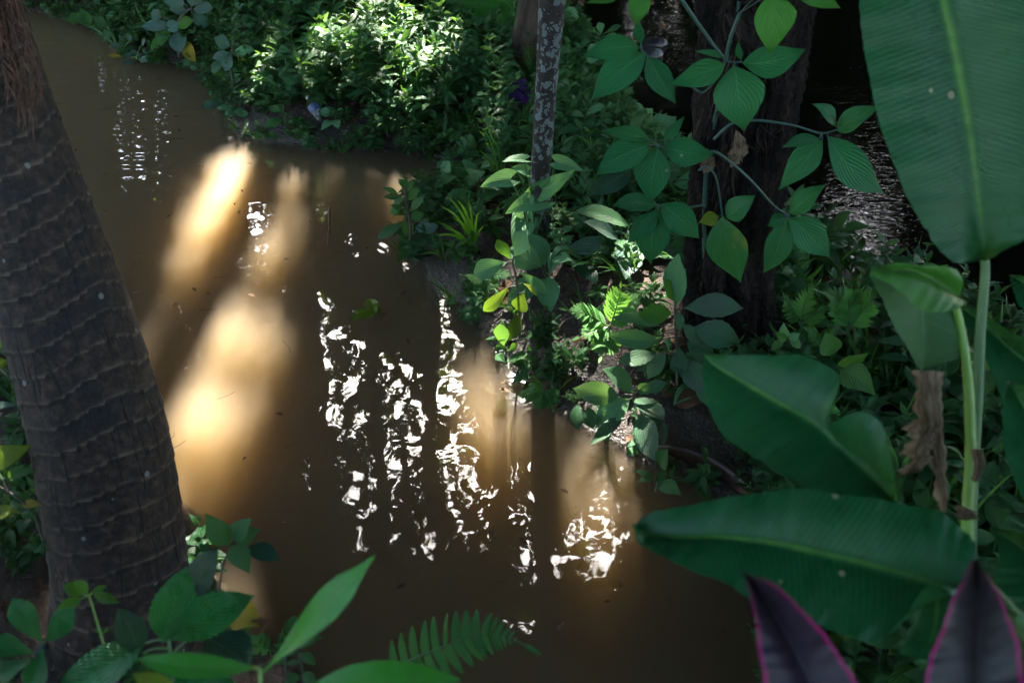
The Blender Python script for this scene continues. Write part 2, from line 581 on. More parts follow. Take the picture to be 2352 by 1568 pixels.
def mat_mud():
    t = NT('mud')
    p = t.geo()
    n1 = t.noise(2.2, 5, .6, p); n2 = t.noise(22, 6, .65, p); n3 = t.noise(90, 3, .6, p)
    col = t.ramp(n2, [(.25, (.012, .007, .005)), (.5, (.034, .019, .012)), (.75, (.085, .050, .034))])
    col = t.mix(t.math('MULTIPLY', t.math('SUBTRACT', n1, .5, clamp=True), 3, clamp=True), col, (.09, .042, .022))
    sp = t.n('SeparateXYZ'); t.l(p, sp.inputs[0])
    wet = t.math('SUBTRACT', 1, t.math('DIVIDE', sp.outputs[2], .13), clamp=True)
    col = t.mix(t.math('MULTIPLY', wet, .55), col, (.018, .012, .008))
    rg = t.math('SUBTRACT', .85, t.math('MULTIPLY', wet, .6))
    h = t.math('ADD', n2, t.math('MULTIPLY', n3, .4))
    b = t.principled(col, rg, t.bump(h, .9, .03))
    t.l(b.outputs[0], t.out.inputs['Surface'])
    return t.mat


def water_height(t, p, fine, coarse):
    a = t.noise(fine, 3, .5, p, .6)
    b = t.noise(coarse, 2, .5, p, .4)
    return a, b


def mat_pond():
    t = NT('pond_water')
    p = t.geo()
    a = t.noise(9, 2, .5, t.scaled(p, (1, .8, 1)), .5)
    b = t.noise(2.1, 2, .5, p, .3)
    # slow ripple rings spreading by the far left bank
    wv = t.n('TexWave', wave_type='BANDS', bands_direction='Y')
    wv.inputs['Scale'].default_value = 3.2
    wv.inputs['Distortion'].default_value = 3.0
    wv.inputs['Detail'].default_value = 1
    t.l(t.scaled(p, (.5, 1, 1)), wv.inputs['Vector'])
    sp = t.n('SeparateXYZ'); t.l(p, sp.inputs[0])
    far = t.math('MULTIPLY', t.math('SUBTRACT', sp.outputs[1], 4.0), .6, clamp=True)
    h = t.math('ADD', t.math('MULTIPLY', a, .016), t.math('MULTIPLY', b, .08))
    h = t.math('ADD', h, t.math('MULTIPLY', t.math('MULTIPLY', wv.outputs['Fac'], far), .035))
    nb = t.bump(h, 1.0, .035)
    fr = t.n('Fresnel'); fr.inputs['IOR'].default_value = 1.36
    t.l(nb, fr.inputs['Normal'])
    gl = t.n('BsdfGlossy'); gl.inputs['Roughness'].default_value = .012
    gl.inputs['Color'].default_value = (1, 1, 1, 1)
    t.l(nb, gl.inputs['Normal'])
    tr = t.n('BsdfTransparent')
    ms = t.n('MixShader')
    bf = t.n('NewGeometry').outputs['Backfacing']
    fac = t.math('MULTIPLY', fr.outputs[0], t.math('SUBTRACT', 1, bf))
    t.l(fac, ms.inputs[0]); t.l(tr.outputs[0], ms.inputs[1]); t.l(gl.outputs[0], ms.inputs[2])
    t.l(ms.outputs[0], t.out.inputs['Surface'])
    vs = t.n('VolumeScatter')
    vs.inputs['Color'].default_value = (1.0, .84, .68, 1)
    vs.inputs['Density'].default_value = 3.2
    vs.inputs['Anisotropy'].default_value = .35
    va = t.n('VolumeAbsorption')
    va.inputs['Color'].default_value = (.645, .525, .225, 1)
    va.inputs['Density'].default_value = 11.0
    ad = t.n('AddShader')
    t.l(vs.outputs[0], ad.inputs[0]); t.l(va.outputs[0], ad.inputs[1])
    t.l(ad.outputs[0], t.out.inputs['Volume'])
    return t.mat


def mat_stream():
    t = NT('stream_water')
    p = t.geo()
    q = t.scaled(p, (1.0, 2.2, 1))
    rot = t.n('Mapping'); rot.inputs['Rotation'].default_value = (0, 0, R(-25)); rot.inputs['Scale'].default_value = (1.2, 3.0, 1)
    t.l(p, rot.inputs[0])
    a = t.noise(13, 2, .5, rot.outputs[0], .8)
    b = t.noise(3.5, 3, .5, rot.outputs[0], .6)
    h = t.math('ADD', t.math('MULTIPLY', a, .13), t.math('MULTIPLY', b, .14))
    nb = t.bump(h, 1.0, .016)
    bs = t.principled((.003, .0025, .0025), .03, nb, .5)
    bs.inputs['IOR'].default_value = 1.36
    t.l(bs.outputs[0], t.out.inputs['Surface'])
    return t.mat


def mat_palm_bark():
    t = NT('palm_bark')
    p = t.obj()
    uvn = t.n('UVMap'); sep = t.n('SeparateXYZ'); t.l(uvn.outputs[0], sep.inputs[0])
    ring = t.n('Attribute', attribute_name='rnd').outputs['Fac']         # 0..1 through each leaf-scar ring
    big = t.noise(7, 4, .6, t.scaled(p, (1, 1, 2.2)))
    fine = t.noise(45, 5, .65, p)
    col = t.ramp(fine, [(.25, (.007, .0045, .0035)), (.5, (.030, .018, .012)), (.78, (.095, .058, .038))])
    blk = t.math('MULTIPLY', t.math('SUBTRACT', big, .50, clamp=True), 7, clamp=True)
    col = t.mix(t.math('MULTIPLY', blk, .82), col, (.012, .011, .012))
    lip_light = t.math('MULTIPLY', t.math('SUBTRACT', ring, .80, clamp=True), 6, clamp=True)  # highlights on the ring lips, put into the colour
    col = t.mix(t.math('MULTIPLY', lip_light, .6), col, (.17, .12, .085))
    gap_shade = t.math('SUBTRACT', 1, t.math('DIVIDE', ring, .13), clamp=True)  # thin shadow lines between rings, painted dark
    col = t.mix(t.math('MULTIPLY', gap_shade, .85), col, (.006, .005, .004))
    crk = t.noise(1.6, 3, .6, t.scaled(uvn.outputs[0], (1.6, .35, 1)))
    ck = t.math('MULTIPLY', t.math('SUBTRACT', crk, .58, clamp=True), 9, clamp=True)
    col = t.mix(t.math('MULTIPLY', ck, .8), col, (.012, .009, .007))
    vo = t.n('TexVoronoi'); vo.inputs['Scale'].default_value = 30
    t.l(p, vo.inputs['Vector'])
    sc = t.n('SeparateColor'); t.l(vo.outputs['Color'], sc.inputs[0])
    li = t.math('MULTIPLY', t.math('GREATER_THAN', sc.outputs[0], .88), t.math('LESS_THAN', vo.outputs['Distance'], .20))
    col = t.mix(t.math('MULTIPLY', li, .6), col, (.26, .27, .25))
    h = t.math('SUBTRACT', t.math('ADD', fine, t.math('MULTIPLY', big, .5)), ck)
    b = t.principled(col, .75, t.bump(h, .8, .012), .35)
    t.l(b.outputs[0], t.out.inputs['Surface'])
    return t.mat


def mat_fissured():
    t = NT('fissured_bark')
    p = t.obj()
    q = t.scaled(p, (26, 26, 3.2))
    n1 = t.noise(1, 6, .7, q, .8)
    n2 = t.noise(60, 4, .6, p)
    col = t.ramp(n1, [(.32, (.004, .003, .002)), (.48, (.016, .010, .007)), (.72, (.065, .042, .030))])
    col = t.mix(t.math('MULTIPLY', t.math('SUBTRACT', n2, .6, clamp=True), 2.2), col, (.11, .09, .07))
    b = t.principled(col, .85, t.bump(t.math('ADD', n1, t.math('MULTIPLY', n2, .25)), 1.0, .06), .3)
    t.l(b.outputs[0], t.out.inputs['Surface'])
    return t.mat


def mat_lichen():
    t = NT('lichen_bark')
    p = t.obj()
    n1 = t.noise(40, 5, .65, t.scaled(p, (1, 1, .35)))
    col = t.ramp(n1, [(.3, (.016, .012, .010)), (.6, (.042, .033, .028)), (.8, (.075, .064, .056))])
    vo = t.n('TexVoronoi'); vo.inputs['Scale'].default_value = 52
    w = t.n('VectorMath', operation='ADD'); t.l(t.scaled(p, (1, 1, .8)), w.inputs[0])
    wn_ = t.n('VectorMath', operation='SCALE'); t.l(t.noise(30, 3, .6, p, 0, 1), wn_.inputs[0]); wn_.inputs['Scale'].default_value = .04
    t.l(wn_.outputs[0], w.inputs[1]); t.l(w.outputs[0], vo.inputs['Vector'])
    sc = t.n('SeparateColor'); t.l(vo.outputs['Color'], sc.inputs[0])
    thr = t.math('ADD', .2, t.math('MULTIPLY', sc.outputs[1], .6))
    li = t.math('MULTIPLY', t.math('GREATER_THAN', sc.outputs[0], .30), t.math('LESS_THAN', vo.outputs['Distance'], thr))
    col = t.mix(t.math('MULTIPLY', li, .85), col, t.mix(n1, (.10, .125, .12), (.22, .25, .235)))
    b = t.principled(col, .8, t.bump(t.math('ADD', n1, t.math('MULTIPLY', li, .3)), .6, .006), .3)
    t.l(b.outputs[0], t.out.inputs['Surface'])
    return t.mat


def mat_noise(name, stops, scale=20, rough=.7, sc=(1, 1, 1), bumpd=.01):
    t = NT(name)
    n = t.noise(scale, 5, .65, t.scaled(t.obj(), sc))
    b = t.principled(t.ramp(n, stops), rough, t.bump(n, .7, bumpd), .4)
    t.l(b.outputs[0], t.out.inputs['Surface'])
    return t.mat


def mat_shrivelled():
    t = NT('shrivelled_leaf')
    uvn = t.n('UVMap')
    n = t.noise(1.0, 5, .65, t.scaled(uvn.outputs[0], (4, 16, 1)), .6)
    n2 = t.noise(30, 4, .6, t.obj())
    col = t.ramp(t.math('ADD', t.math('MULTIPLY', n, .7), t.math('MULTIPLY', n2, .3)), [(.34, (.05, .026, .014)), (.46, (.20, .12, .065)), (.56, (.36, .26, .16)), (.7, (.50, .41, .30))])
    b = t.principled(col, .7, t.bump(n, 1.0, .012), .3)
    tr = t.n('BsdfTranslucent'); t.l(col, tr.inputs['Color'])
    ms = t.n('MixShader'); ms.inputs[0].default_value = .2
    t.l(b.outputs[0], ms.inputs[1]); t.l(tr.outputs[0], ms.inputs[2]); t.l(ms.outputs[0], t.out.inputs['Surface'])
    return t.mat


M['shrivelled'] = mat_shrivelled()
M['mud'] = mat_mud()
M['pond'] = mat_pond()
M['stream'] = mat_stream()
M['palm'] = mat_palm_bark()
M['fissured'] = mat_fissured()
M['lichen'] = mat_lichen()
M['moss'] = mat_noise('mossy_bark', [(.3, (.02, .013, .009)), (.52, (.07, .045, .03)), (.62, (.09, .10, .015)), (.8, (.16, .15, .03))], 9, .85, (1, 1, .4))
M['far_bark'] = mat_noise('far_bark', [(.3, (.02, .015, .011)), (.7, (.06, .045, .034))], 12, .9, (1, 1, .25))
M['sheath'] = mat_noise('wet_sheath', [(.3, (.010, .006, .006)), (.52, (.03, .015, .012)), (.6, (.15, .08, .05)), (.8, (.26, .17, .12))], 7, .28, (1, 1, 1))
M['fibre'] = mat_noise('palm_fibre', [(.3, (.04, .02, .012)), (.6, (.13, .065, .04)), (.8, (.24, .13, .08))], 60, .85, (1, 1, .2))
M['cloth'] = mat_noise('purple_cloth', [(.35, (.045, .015, .11)), (.55, (.09, .03, .2)), (.66, (.25, .03, .12)), (.8, (.3, .2, .4))], 18, .7)
M['stone'] = mat_noise('wet_stone', [(.3, (.015, .014, .016)), (.7, (.05, .045, .05))], 16, .3)
t_ = NT('bottle_plastic')
b_ = t_.principled((.5, .54, .56), .15)
b_.inputs['Transmission Weight'].default_value = .75
b_.inputs['IOR'].default_value = 1.4
t_.l(b_.outputs[0], t_.out.inputs['Surface'])
M['bottle'] = t_.mat
M['blue_label'] = mat_noise('blue_label', [(.35, (.03, .05, .2)), (.5, (.10, .13, .25)), (.7, (.28, .28, .32))], 30, .4)
M['cap'] = mat_noise('cap_plastic', [(.3, (.4, .42, .45)), (.7, (.6, .6, .62))], 30, .4)


# ------------------------------------------------------------------ ground and water
def axis(lo, hi, step, far):
    a = np.arange(lo, hi + 1e-6, step)
    out = [lo - (far * k * k) for k in (1.0, .55, .3, .14, .05)] + list(a) + [hi + (far * k * k) for k in (.05, .14, .3, .55, 1.0)]
    return np.array(out)


gx, gy = axis(-6, 6, .04, 60), axis(.2, 10.5, .04, 60)
X, Y = np.meshgrid(gx, gy)
Zg = np.zeros_like(X)
for i in range(len(gy)):
    Zg[i] = height(X[i], Y[i])
mb = MB()
mb.add(np.stack([X, Y, Zg], -1).reshape(-1, 3), grid_faces(len(gy), len(gx))[:, ::-1])
tag(mb.build('ground', M['mud']), 'dark wet mud of the banks and the stream bed', None, kind='structure')


def slab(name, mat, xs, ys, top, bottom):
    mb = MB()
    X, Y = np.meshgrid(xs, ys)
    n, m = len(ys), len(xs)
    mb.add(np.stack([X, Y, np.full_like(X, top)], -1).reshape(-1, 3), grid_faces(n, m)[:, ::-1])
    c = [(xs[0], ys[0]), (xs[-1], ys[0]), (xs[-1], ys[-1]), (xs[0], ys[-1])]
    v = [(x, y, top) for x, y in c] + [(x, y, bottom) for x, y in c]
    mb.add(v, [(0, 4, 5, 1), (1, 5, 6, 2), (2, 6, 7, 3), (3, 7, 4, 0), (4, 7, 6, 5)])
    return mb.build(name, mat)


# the pond lies left of the spit, the stream right of it; both end under the spit's land
SPLIT = [(1.0, -2.0)] + world_poly([(1900, 1650), (1860, 1300), (1780, 1000), (1540, 650), (1340, 400), (1230, 150), (1120, 0), (900, -120)])
def flat_water(name, poly, mat, bottom):
    bmv = [(x, y, 0.0) for x, y in poly] + [(x, y, bottom) for x, y in poly]
    n = len(poly)
    me = bpy.data.meshes.new(name)
    me.from_pydata(bmv, [], [list(range(n)), list(range(2 * n - 1, n - 1, -1))] + [[i, i + n, (i + 1) % n + n, (i + 1) % n] for i in range(n)])
    me.update()
    import bmesh
    bm = bmesh.new(); bm.from_mesh(me)
    bmesh.ops.recalc_face_normals(bm, faces=bm.faces)
    bm.to_mesh(me); bm.free()
    me.materials.append(mat)
    o = bpy.data.objects.new(name, me)
    COL.objects.link(o)
    return o


tag(flat_water('pond_water', [(-30, -2.0)] + SPLIT + [(SPLIT[-1][0], 9.7), (-30, 9.7)], M['pond'], -1.2), 'murky brown pond water with sunlit patches and reflected trees', None, kind='structure')
tag(flat_water('stream_water', [(30, -2.0)] + [(x + .02, y) for x, y in SPLIT] + [(SPLIT[-1][0] + .02, 9.7), (30, 9.7)], M['stream'], -1.2), 'dark flowing stream water with glinting ripples', None, kind='structure')

# ------------------------------------------------------------------ tall trees on the far bank: they shade the place and the water mirrors them
# openings between the leaves, told by where their sunlight falls (on the water or the bank) ...
LIGHT = [
    (0.0, [(535, 335), (590, 330), (640, 370), (620, 440), (570, 460), (520, 500), (450, 500), (425, 480), (470, 420)], 0.99),
    (0.0, [(420, 640), (520, 610), (570, 690), (540, 780), (470, 800), (400, 770), (400, 690)], 0.89),
    (0.0, [(330, 860), (440, 850), (500, 890), (470, 950), (400, 980), (360, 940)], 0.91),
    (0.0, [(930, 345), (985, 352), (965, 420), (895, 495), (865, 485), (900, 410)], 0.91),
    (0.0, [(655, 470), (725, 470), (705, 540), (650, 520)], 0.30),
    (0.0, [(1000, 1130), (1060, 1130), (1050, 1330), (990, 1330)], 0.35),
    (0.0, [(740, 1000), (800, 1000), (800, 1080), (735, 1080)], 0.25),
    (0.0, [(310, 780), (400, 740), (380, 860), (330, 860)], 0.40),
    (.2, [(600, 140), (700, 70), (800, 50), (900, 80), (1010, 130), (1150, 190), (1140, 270), (1010, 265), (890, 255), (760, 265), (570, 275), (545, 230)], .985),
    (0.0, [(430, 345), (610, 340), (640, 480), (650, 640), (600, 860), (500, 1000), (370, 1000), (330, 800), (400, 560)], .70),
    (.25, [(1050, 200), (1140, 220), (1130, 300), (1070, 310)], 0.91),
    (.3, [(1310, 690), (1400, 640), (1490, 670), (1480, 760), (1330, 790)], 0.93),
    (.25, [(1440, 590), (1540, 590), (1560, 690), (1430, 680)], 0.93),
    (.35, [(1290, 540), (1430, 540), (1440, 585), (1300, 590)], 0.82),
    (.55, [(1360, 255), (1530, 265), (1530, 320), (1380, 310)], 0.93),
    (.3, [(1340, 810), (1480, 810), (1460, 910), (1370, 910)], .70),
    (.25, [(1060, 560), (1140, 560), (1160, 680), (1050, 680)], 0.82),
    (.35, [(1090, 390), (1330, 370), (1340, 560), (1200, 610), (1090, 570)], .80),
    (.35, [(1080, 570), (1230, 570), (1220, 650), (1090, 630)], .62),
    (.2, [(1040, 330), (1130, 340), (1130, 400), (1060, 400)], 0.82),
    (.6, [(-20, 1010), (90, 1010), (90, 1090), (-20, 1090)], 0.95),
    (.2, [(70, 1230), (140, 1230), (140, 1300), (60, 1300)], 0.95),
]
# ... or by where the sky seen through them is mirrored in the water
SKYHOLES = [
    ([(715, 555), (860, 540), (1000, 640), (1190, 850), (1190, 1000), (960, 1100), (715, 1000)], .34),
    ([(1150, 1060), (1440, 1050), (1460, 1330), (1270, 1450), (1150, 1430)], .36),
    ([(700, 1000), (960, 1080), (1130, 1100), (1130, 1330), (700, 1250)], .24),
    ([(750, 570), (800, 555), (835, 640), (850, 800), (825, 900), (745, 900), (735, 760)], .54),
    ([(720, 870), (980, 850), (970, 1000), (715, 990)], .36),
    ([(985, 740), (1060, 760), (1085, 900), (1040, 960), (990, 900)], .54),
    ([(850, 800), (970, 830), (985, 960), (940, 1070), (870, 1040)], .44),
    ([(1015, 1010), (1100, 1050), (1105, 1130), (1030, 1110)], .56),
    ([(1080, 800), (1190, 820), (1180, 930), (1080, 920)], .40),
    ([(1300, 1060), (1380, 1060), (1440, 1130), (1300, 1150)], .40),
    ([(1255, 1150), (1330, 1140), (1425, 1230), (1410, 1310), (1300, 1345), (1180, 1345), (1195, 1250)], .58),
    ([(1170, 1340), (1265, 1330), (1235, 1430), (1165, 1430)], .45),
    ([(565, 475), (622, 475), (622, 610), (575, 610)], .50),
    ([(70, 70), (160, 60), (155, 175), (80, 180)], .6),
    ([(200, 150), (560, 150), (560, 480), (200, 420)], .10),
    ([(640, 740), (700, 740), (700, 830), (650, 830)], .35),
    ([(1030, 1180), (1075, 1180), (1065, 1290), (1030, 1290)], .5),
    ([(1850, 470), (2000, 480), (2180, 560), (2190, 640), (1940, 650)], .56),
    ([(1400, 0), (1620, 0), (1600, 120), (1420, 80)], .30),
    ([(1880, 40), (1990, 40), (1990, 330), (1900, 330)], .12),
]
TREES = [(-2.62, 11.4, .42), (-1.75, 11.0, .19), (-1.02, 11.2, .23), (-.10, 11.6, .20), (-4.75, 11.2, .55), (-3.5, 11.1, .36), (2.6, 11.8, .40), (4.9, 11.3, .5), (7.6, 11.7, .45), (-7.4, 11.8, .5)]


# stretches of water and bank that the trees keep in shade
SHADED = [
    (1.2, [(1430, 1080), (2500, 1080), (2500, 1700), (1430, 1700)]),
    (1.4, [(1600, -50), (2500, -50), (2500, 1150), (1600, 1150)]),
    (0.0, [(690, 340), (900, 345), (1000, 655), (1190, 855), (1350, 990), (1560, 1100), (1740, 1250), (1760, 1600), (620, 1600), (560, 1060), (690, 700)]),
    (0.0, [(-100, 60), (480, 170), (540, 300), (430, 420), (350, 640), (260, 700), (-100, 500)]),
]


def softpoly(px, py, poly, wd=14):
    d = polydist(px, py, poly)
    return np.clip(d / wd + .5, 0, 1)


def canopy_points(n, lo=(-10, 11.6, .3), hi=(10, 15.6, 16.5)):
    c = np.stack([rng.uniform(lo[k], hi[k], n) for k in range(3)], -1)
    keep = np.ones(n)
    # thin towards the outer edges and leave a looser, clumped texture
    cl = fbm(c[:, 0] * .9 + 40, c[:, 2] * .9 + 7, 21, 3)
    keep *= np.clip(1.15 - np.abs(c[:, 0]) / 22, .3, 1) if lo[1] < 10 else 1.0
    m = c * np.array([1, 1, -1.0])
    pm = proj(m)
    fine = fbm(pm[:, 0] / 11, pm[:, 1] / 11, 31, 2)
    sh = np.zeros(n)
    for z, poly in SHADED:
        q = c - np.outer((c[:, 2] - z) / SUN.z, np.array(SUN))
        pq = proj(q)
        sh = np.maximum(sh, np.where((q - CC) @ CF > .5, softpoly(pq[:, 0], pq[:, 1], poly), 0))
    for poly, op in SKYHOLES:
        s = softpoly(pm[:, 0], pm[:, 1], poly) * (1 - sh)
        keep *= 1 - s * np.clip((fine - (.70 - .5 * op)) * 10 + .5, 0, 1)
    qg = proj(c - np.outer((c[:, 2] - .2) / SUN.z, np.array(SUN)))
    dap = np.clip((fbm(qg[:, 0] / 52, qg[:, 1] / 30, 47, 2) - .31) * 6 + .5, 0, 1)
    for z, poly, op in LIGHT:
        q = c - np.outer((c[:, 2] - z) / SUN.z, np.array(SUN))
        pq = proj(q)
        keep *= 1 - np.where((q - CC) @ CF > .5, softpoly(pq[:, 0], pq[:, 1], poly, 42 if z == 0 else 28 if z == .2 else 20), 0) * op * (dap if z == .2 else 1)
    return c[rng.random(n) < keep]


def crown(c, root, big=1.0, mat=True):
    n = len(c)
    a = rng.normal(size=(n, 3)); a[:, 2] -= .5; a /= np.linalg.norm(a, axis=1)[:, None]
    b = rng.normal(size=(n, 3)); b -= a * (a * b).sum(1)[:, None]; b /= np.linalg.norm(b, axis=1)[:, None]
    L = big * rng.uniform(.12, .25, n)[:, None]; w = L * rng.uniform(.28, .40, n)[:, None]
    v = np.stack([c - a * L / 2, c + b * w, c + a * L / 2, c - b * w], 1)
    uv = np.tile(np.array([[0, .5], [.5, 1], [1, .5], [.5, 0]]), (n, 1))
    mb = MB()
    mb.add(v.reshape(-1, 3), np.arange(4 * n).reshape(-1, 4), uv, np.repeat(rng.random(n), 4))
    mb.build('crown', M['canopy'], root)


CN = 280000
BOX = [(670, 530), (1480, 530), (1480, 1480), (670, 1480)]           # where the mirrored sky shows: finer twigs there


def in_box(c):
    m = proj(c * np.array([1, 1, -1.0]))
    return inpoly(m[:, 0], m[:, 1], BOX) | inpoly(m[:, 0], m[:, 1], [(60, 60), (640, 60), (640, 620), (60, 500)])


cp = np.concatenate([canopy_points(CN), canopy_points(70000, (.8, 12.0, .2), (9, 15.0, 9))])
cp = cp[~in_box(cp)]
fine_c = np.concatenate([canopy_points(900000, (-7.0, 11.6, .8), (2.4, 15.6, 15.5))])
fine_c = fine_c[in_box(fine_c)]
sizes = np.concatenate([np.ones(len(cp)), np.full(len(fine_c), .5)])
cp = np.concatenate([cp, fine_c])
print('CANOPY', len(cp), len(fine_c))
over = np.concatenate([canopy_points(105000, (-12, -8, 9.0), (12, 11.6, 11.5)), canopy_points(13000, (-12, -6, .5), (-9.6, 12, 9)), canopy_points(13000, (9.6, -6, .5), (12, 12, 9)), canopy_points(9000, (-4, -9, 1.5), (12, -7, 9)), canopy_points(2500, (-12, -9, 1.5), (-4, -7, 9))])  # foliage overhead, beside and behind, added to cut the sky light
own = np.argmin(np.abs(cp[:, 0][:, None] - np.array([t[0] for t in TREES])[None, :]), 1)
for k, (tx, ty, td) in enumerate(TREES):
    root = thing('forest_tree', ['thick', 'slim', 'slim', 'slender', 'stout', 'thick', 'broad', 'broad', 'broad', 'broad'][k] + ' tree on the far bank beyond the water, seen only mirrored in the ' + ('pond' if tx < 1 else 'stream'),
                 'tree', (tx, ty, 0.1), 'trees on the far bank mirrored in the water')
    mb = MB()
    tube(mb, [(tx, ty, -.1), (tx + .05, ty, 4), (tx - .05, ty + .2, 9), (tx + .1, ty + .3, 15)], [td * .62, td * .5, td * .42, td * .2], 14, 30)
    for b in range(7):
        z0 = rng.uniform(4, 13); a = rng.uniform(0, 6.28); l = rng.uniform(1.2, 2.6)
        tube(mb, [(tx, ty + .1, z0), (tx + l * .5 * math.cos(a), ty + .6 + .4 * math.sin(a), z0 + .5), (tx + l * math.cos(a), ty + 1.6 + .8 * math.sin(a), z0 + 1.1)], [td * .16, .02], 6, 8)
    mb.build('trunk', M['far_bark'], root)
    c = cp[own == k]
    crown(c, root, sizes[own == k][:, None])
for k, (tx, ty) in enumerate([(-8.0, 3.5), (8.5, 4.5)]):  # out of view; added to carry the light-blocking foliage
    root = thing('shade_tree', ['spreading tree shading the pond from its near left bank', 'spreading tree shading the stream from its right bank'][k], 'tree', (tx, ty, .1), 'trees spreading overhead')
    mb = MB()
    tube(mb, [(tx, ty, -.3), (tx * .97, ty, 4), (tx * .8, ty, 9)], [.45, .34, .2], 14, 20)
    for b in range(6):
        a = rng.uniform(-1.2, 1.2); sg = -np.sign(tx)
        tube(mb, [(tx * .9, ty, 7), (tx * .8 + sg * 2.5 * math.cos(a), ty + 3 * math.sin(a), 9), (tx * .8 + sg * 6 * math.cos(a), ty + 7 * math.sin(a), 10.2)], [.14, .03], 7, 10)
    mb.build('trunk', M['far_bark'], root)
    crown(over[(over[:, 0] < 0) == (tx < 0)], root, 2.0)

blocker_hedge = thing('bank_shrub', 'dense leafy shrub on the near bank under the viewpoint', 'shrub', (-.6, -1.0, .1))
n_ = 15000
c = np.stack([rng.uniform(-5, 3.6, n_), rng.uniform(-1.5, -.7, n_), rng.uniform(.0, 1.55, n_)], -1)
c = c[c[:, 2] < 1.1 + .5 * vnoise(c[:, 0] * 2.2, c[:, 1] * 2, 91)]
crown(c, blocker_hedge, .9)  # unseen foliage added to keep low back light off the banks
mb = MB()
for k in range(12):
    x = -4.6 + k * .7
    tube(mb, [(x, -1.1, -.1), (x + rng.uniform(-.2, .2), -1.05, .7), (x + rng.uniform(-.3, .3), -1.0, 1.35)], [.02, .008], 6, 8)
mb.build('stem', M['far_bark'], blocker_hedge)

# ------------------------------------------------------------------ palm trunk at the left
def ring_trunk():
    cx = [(292, 1500, 325, 2.70), (280, 1400, 318, 2.66), (277, 1300, 300, 2.62), (228, 1000, 303, 2.52), (143, 700, 286, 2.43), (76, 500, 270, 2.36), (-8, 250, 250, 2.27), (-78, 0, 236, 2.20)]
    pts = [P(x, y, d) for x, y, w, d in cx] + [P(-215, -500, 2.07), np.array([-1.55, 2.5, 3.2]), np.array([-1.9, 2.6, 5.2])]
    rad = [w / 2 / FPX * d for x, y, w, d in cx] + [.098, .092, .085]
    n, ns = 640, 128
    c = catmull(pts, 300)
    s = np.concatenate([[0], np.cumsum(np.linalg.norm(np.diff(c, axis=0), axis=1))])
    rr = np.interp(np.linspace(0, len(pts) - 1, 300), range(len(pts)), rad)
    S = np.linspace(0, s[-1], n)
    c = np.stack([np.interp(S, s, c[:, k]) for k in range(3)], -1)
    rr = np.interp(S, s, rr)
    t = np.gradient(c, axis=0); t /= np.linalg.norm(t, axis=1)[:, None]
    a0 = np.cross(t, np.array([0, 1.0, 0])); a0 /= np.linalg.norm(a0, axis=1)[:, None]
    b0 = np.cross(t, a0)
    th = np.linspace(0, 2 * np.pi, ns, endpoint=False)
    TH, SS = np.meshgrid(th, S)
    ct, st = np.cos(TH), np.sin(TH)
    wob = fbm(ct * 1.2 + 5, st * 1.2 + SS * 1.5, 41, 3)
    q = SS / .060 + .45 * ct + .9 * (wob - .5)
    ph = 1 - (q - np.floor(q))
    rn = np.floor(q)
    per = hash2(rn.astype(np.int64), rn.astype(np.int64) * 0 + 3, 9)
    rough = fbm(ct * 7 + SS * 1.5, st * 7 + SS * 9, 17, 3) - .5
    rfac = 1 + (.010 + .016 * per) * ph ** 2 - .012 * (ph < .10) + .03 * rough + .03 * (fbm(ct * 2, st * 2 + SS * 3, 19, 2) - .5)
    rr2 = rr[:, None] * rfac
    V = c[:, None, :] + (ct * rr2)[..., None] * a0[:, None, :] + (st * rr2)[..., None] * b0[:, None, :]
    uv = np.stack([TH / (2 * np.pi) * 30, SS * 10], -1)
    return V, uv, ph, c, n, ns


V, uv, ph, pc, n, ns = ring_trunk()
pb = P(280, 1400, 2.66)
palm = thing('palm_tree', 'leaning palm trunk ringed with leaf scars at the near edge of the pond', 'palm tree', (pb[0], pb[1], .15))
mb = MB()
mb.add(V.reshape(-1, 3), grid_faces(n, ns, True), uv.reshape(-1, 2), ph.ravel())
mb.build('trunk', M['palm'], palm)
mb = MB()
for k in range(150):                                   # shaggy husk fibres at the upper right of the trunk
    y0 = rng.uniform(-60, 210); e = (y0 + 60) / 270
    x0 = 18 + 58 * e + rng.uniform(-60, 14)
    p0 = P(x0, y0, 2.17 + rng.uniform(-.03, .02)); dn = rng.uniform(40, 130)
    p2 = P(x0 + rng.uniform(-4, 34) + 10 * (1 - e), y0 + dn, 2.16 + rng.uniform(-.05, .02))
    tube(mb, [p0, (p0 + p2) / 2 + P(x0 + rng.uniform(0, 16), y0, 2.17) - P(x0, y0, 2.17), p2], [.0022, .0006], 4, 6)
mb.build('husk_fibre', M['fibre'], palm)
top = pc[-1]
for k in range(11):
    a = k * 2.4; el = rng.uniform(.0, .9)
    d = np.array([math.cos(a) * math.cos(el), math.sin(a) * math.cos(el), math.sin(el)])
    mb = MB()
    e = top + d * 2.0 + np.array([0, 0, -.9])
    frond(mb, [top, top + d * 1.0 + np.array([0, 0, .15]), e], .55, 30, .035, .2, serr=0, rach=.012, nu=4, ang=60, drop=.5)
    mb.build('frond', [M['green'], M['stem']], palm)

# ------------------------------------------------------------------ trunks on the spit
fb = G(1672, 790)
root = thing('tree', 'dark fissured double tree trunk standing between pond and stream', 'tree', fb)
prof_ = [(880, 1676, 225), (800, 1674, 208), (650, 1667, 198), (500, 1678, 196), (300, 1704, 224), (0, 1734, 256), (-200, 1750, 268)]
tp, trd = [], []
for y, x, w in prof_:
    d = vdepth(fb, y) if y < 790 else vdepth(fb, y)
    tp.append(P(x, y, d)); trd.append(w / 2 / FPX * d)
tp += [np.array([tp[-1][0] + .08, tp[-1][1], 3.5]), np.array([tp[-1][0] + .15, tp[-1][1] + .2, 9.5])]
trd += [.13, .08]


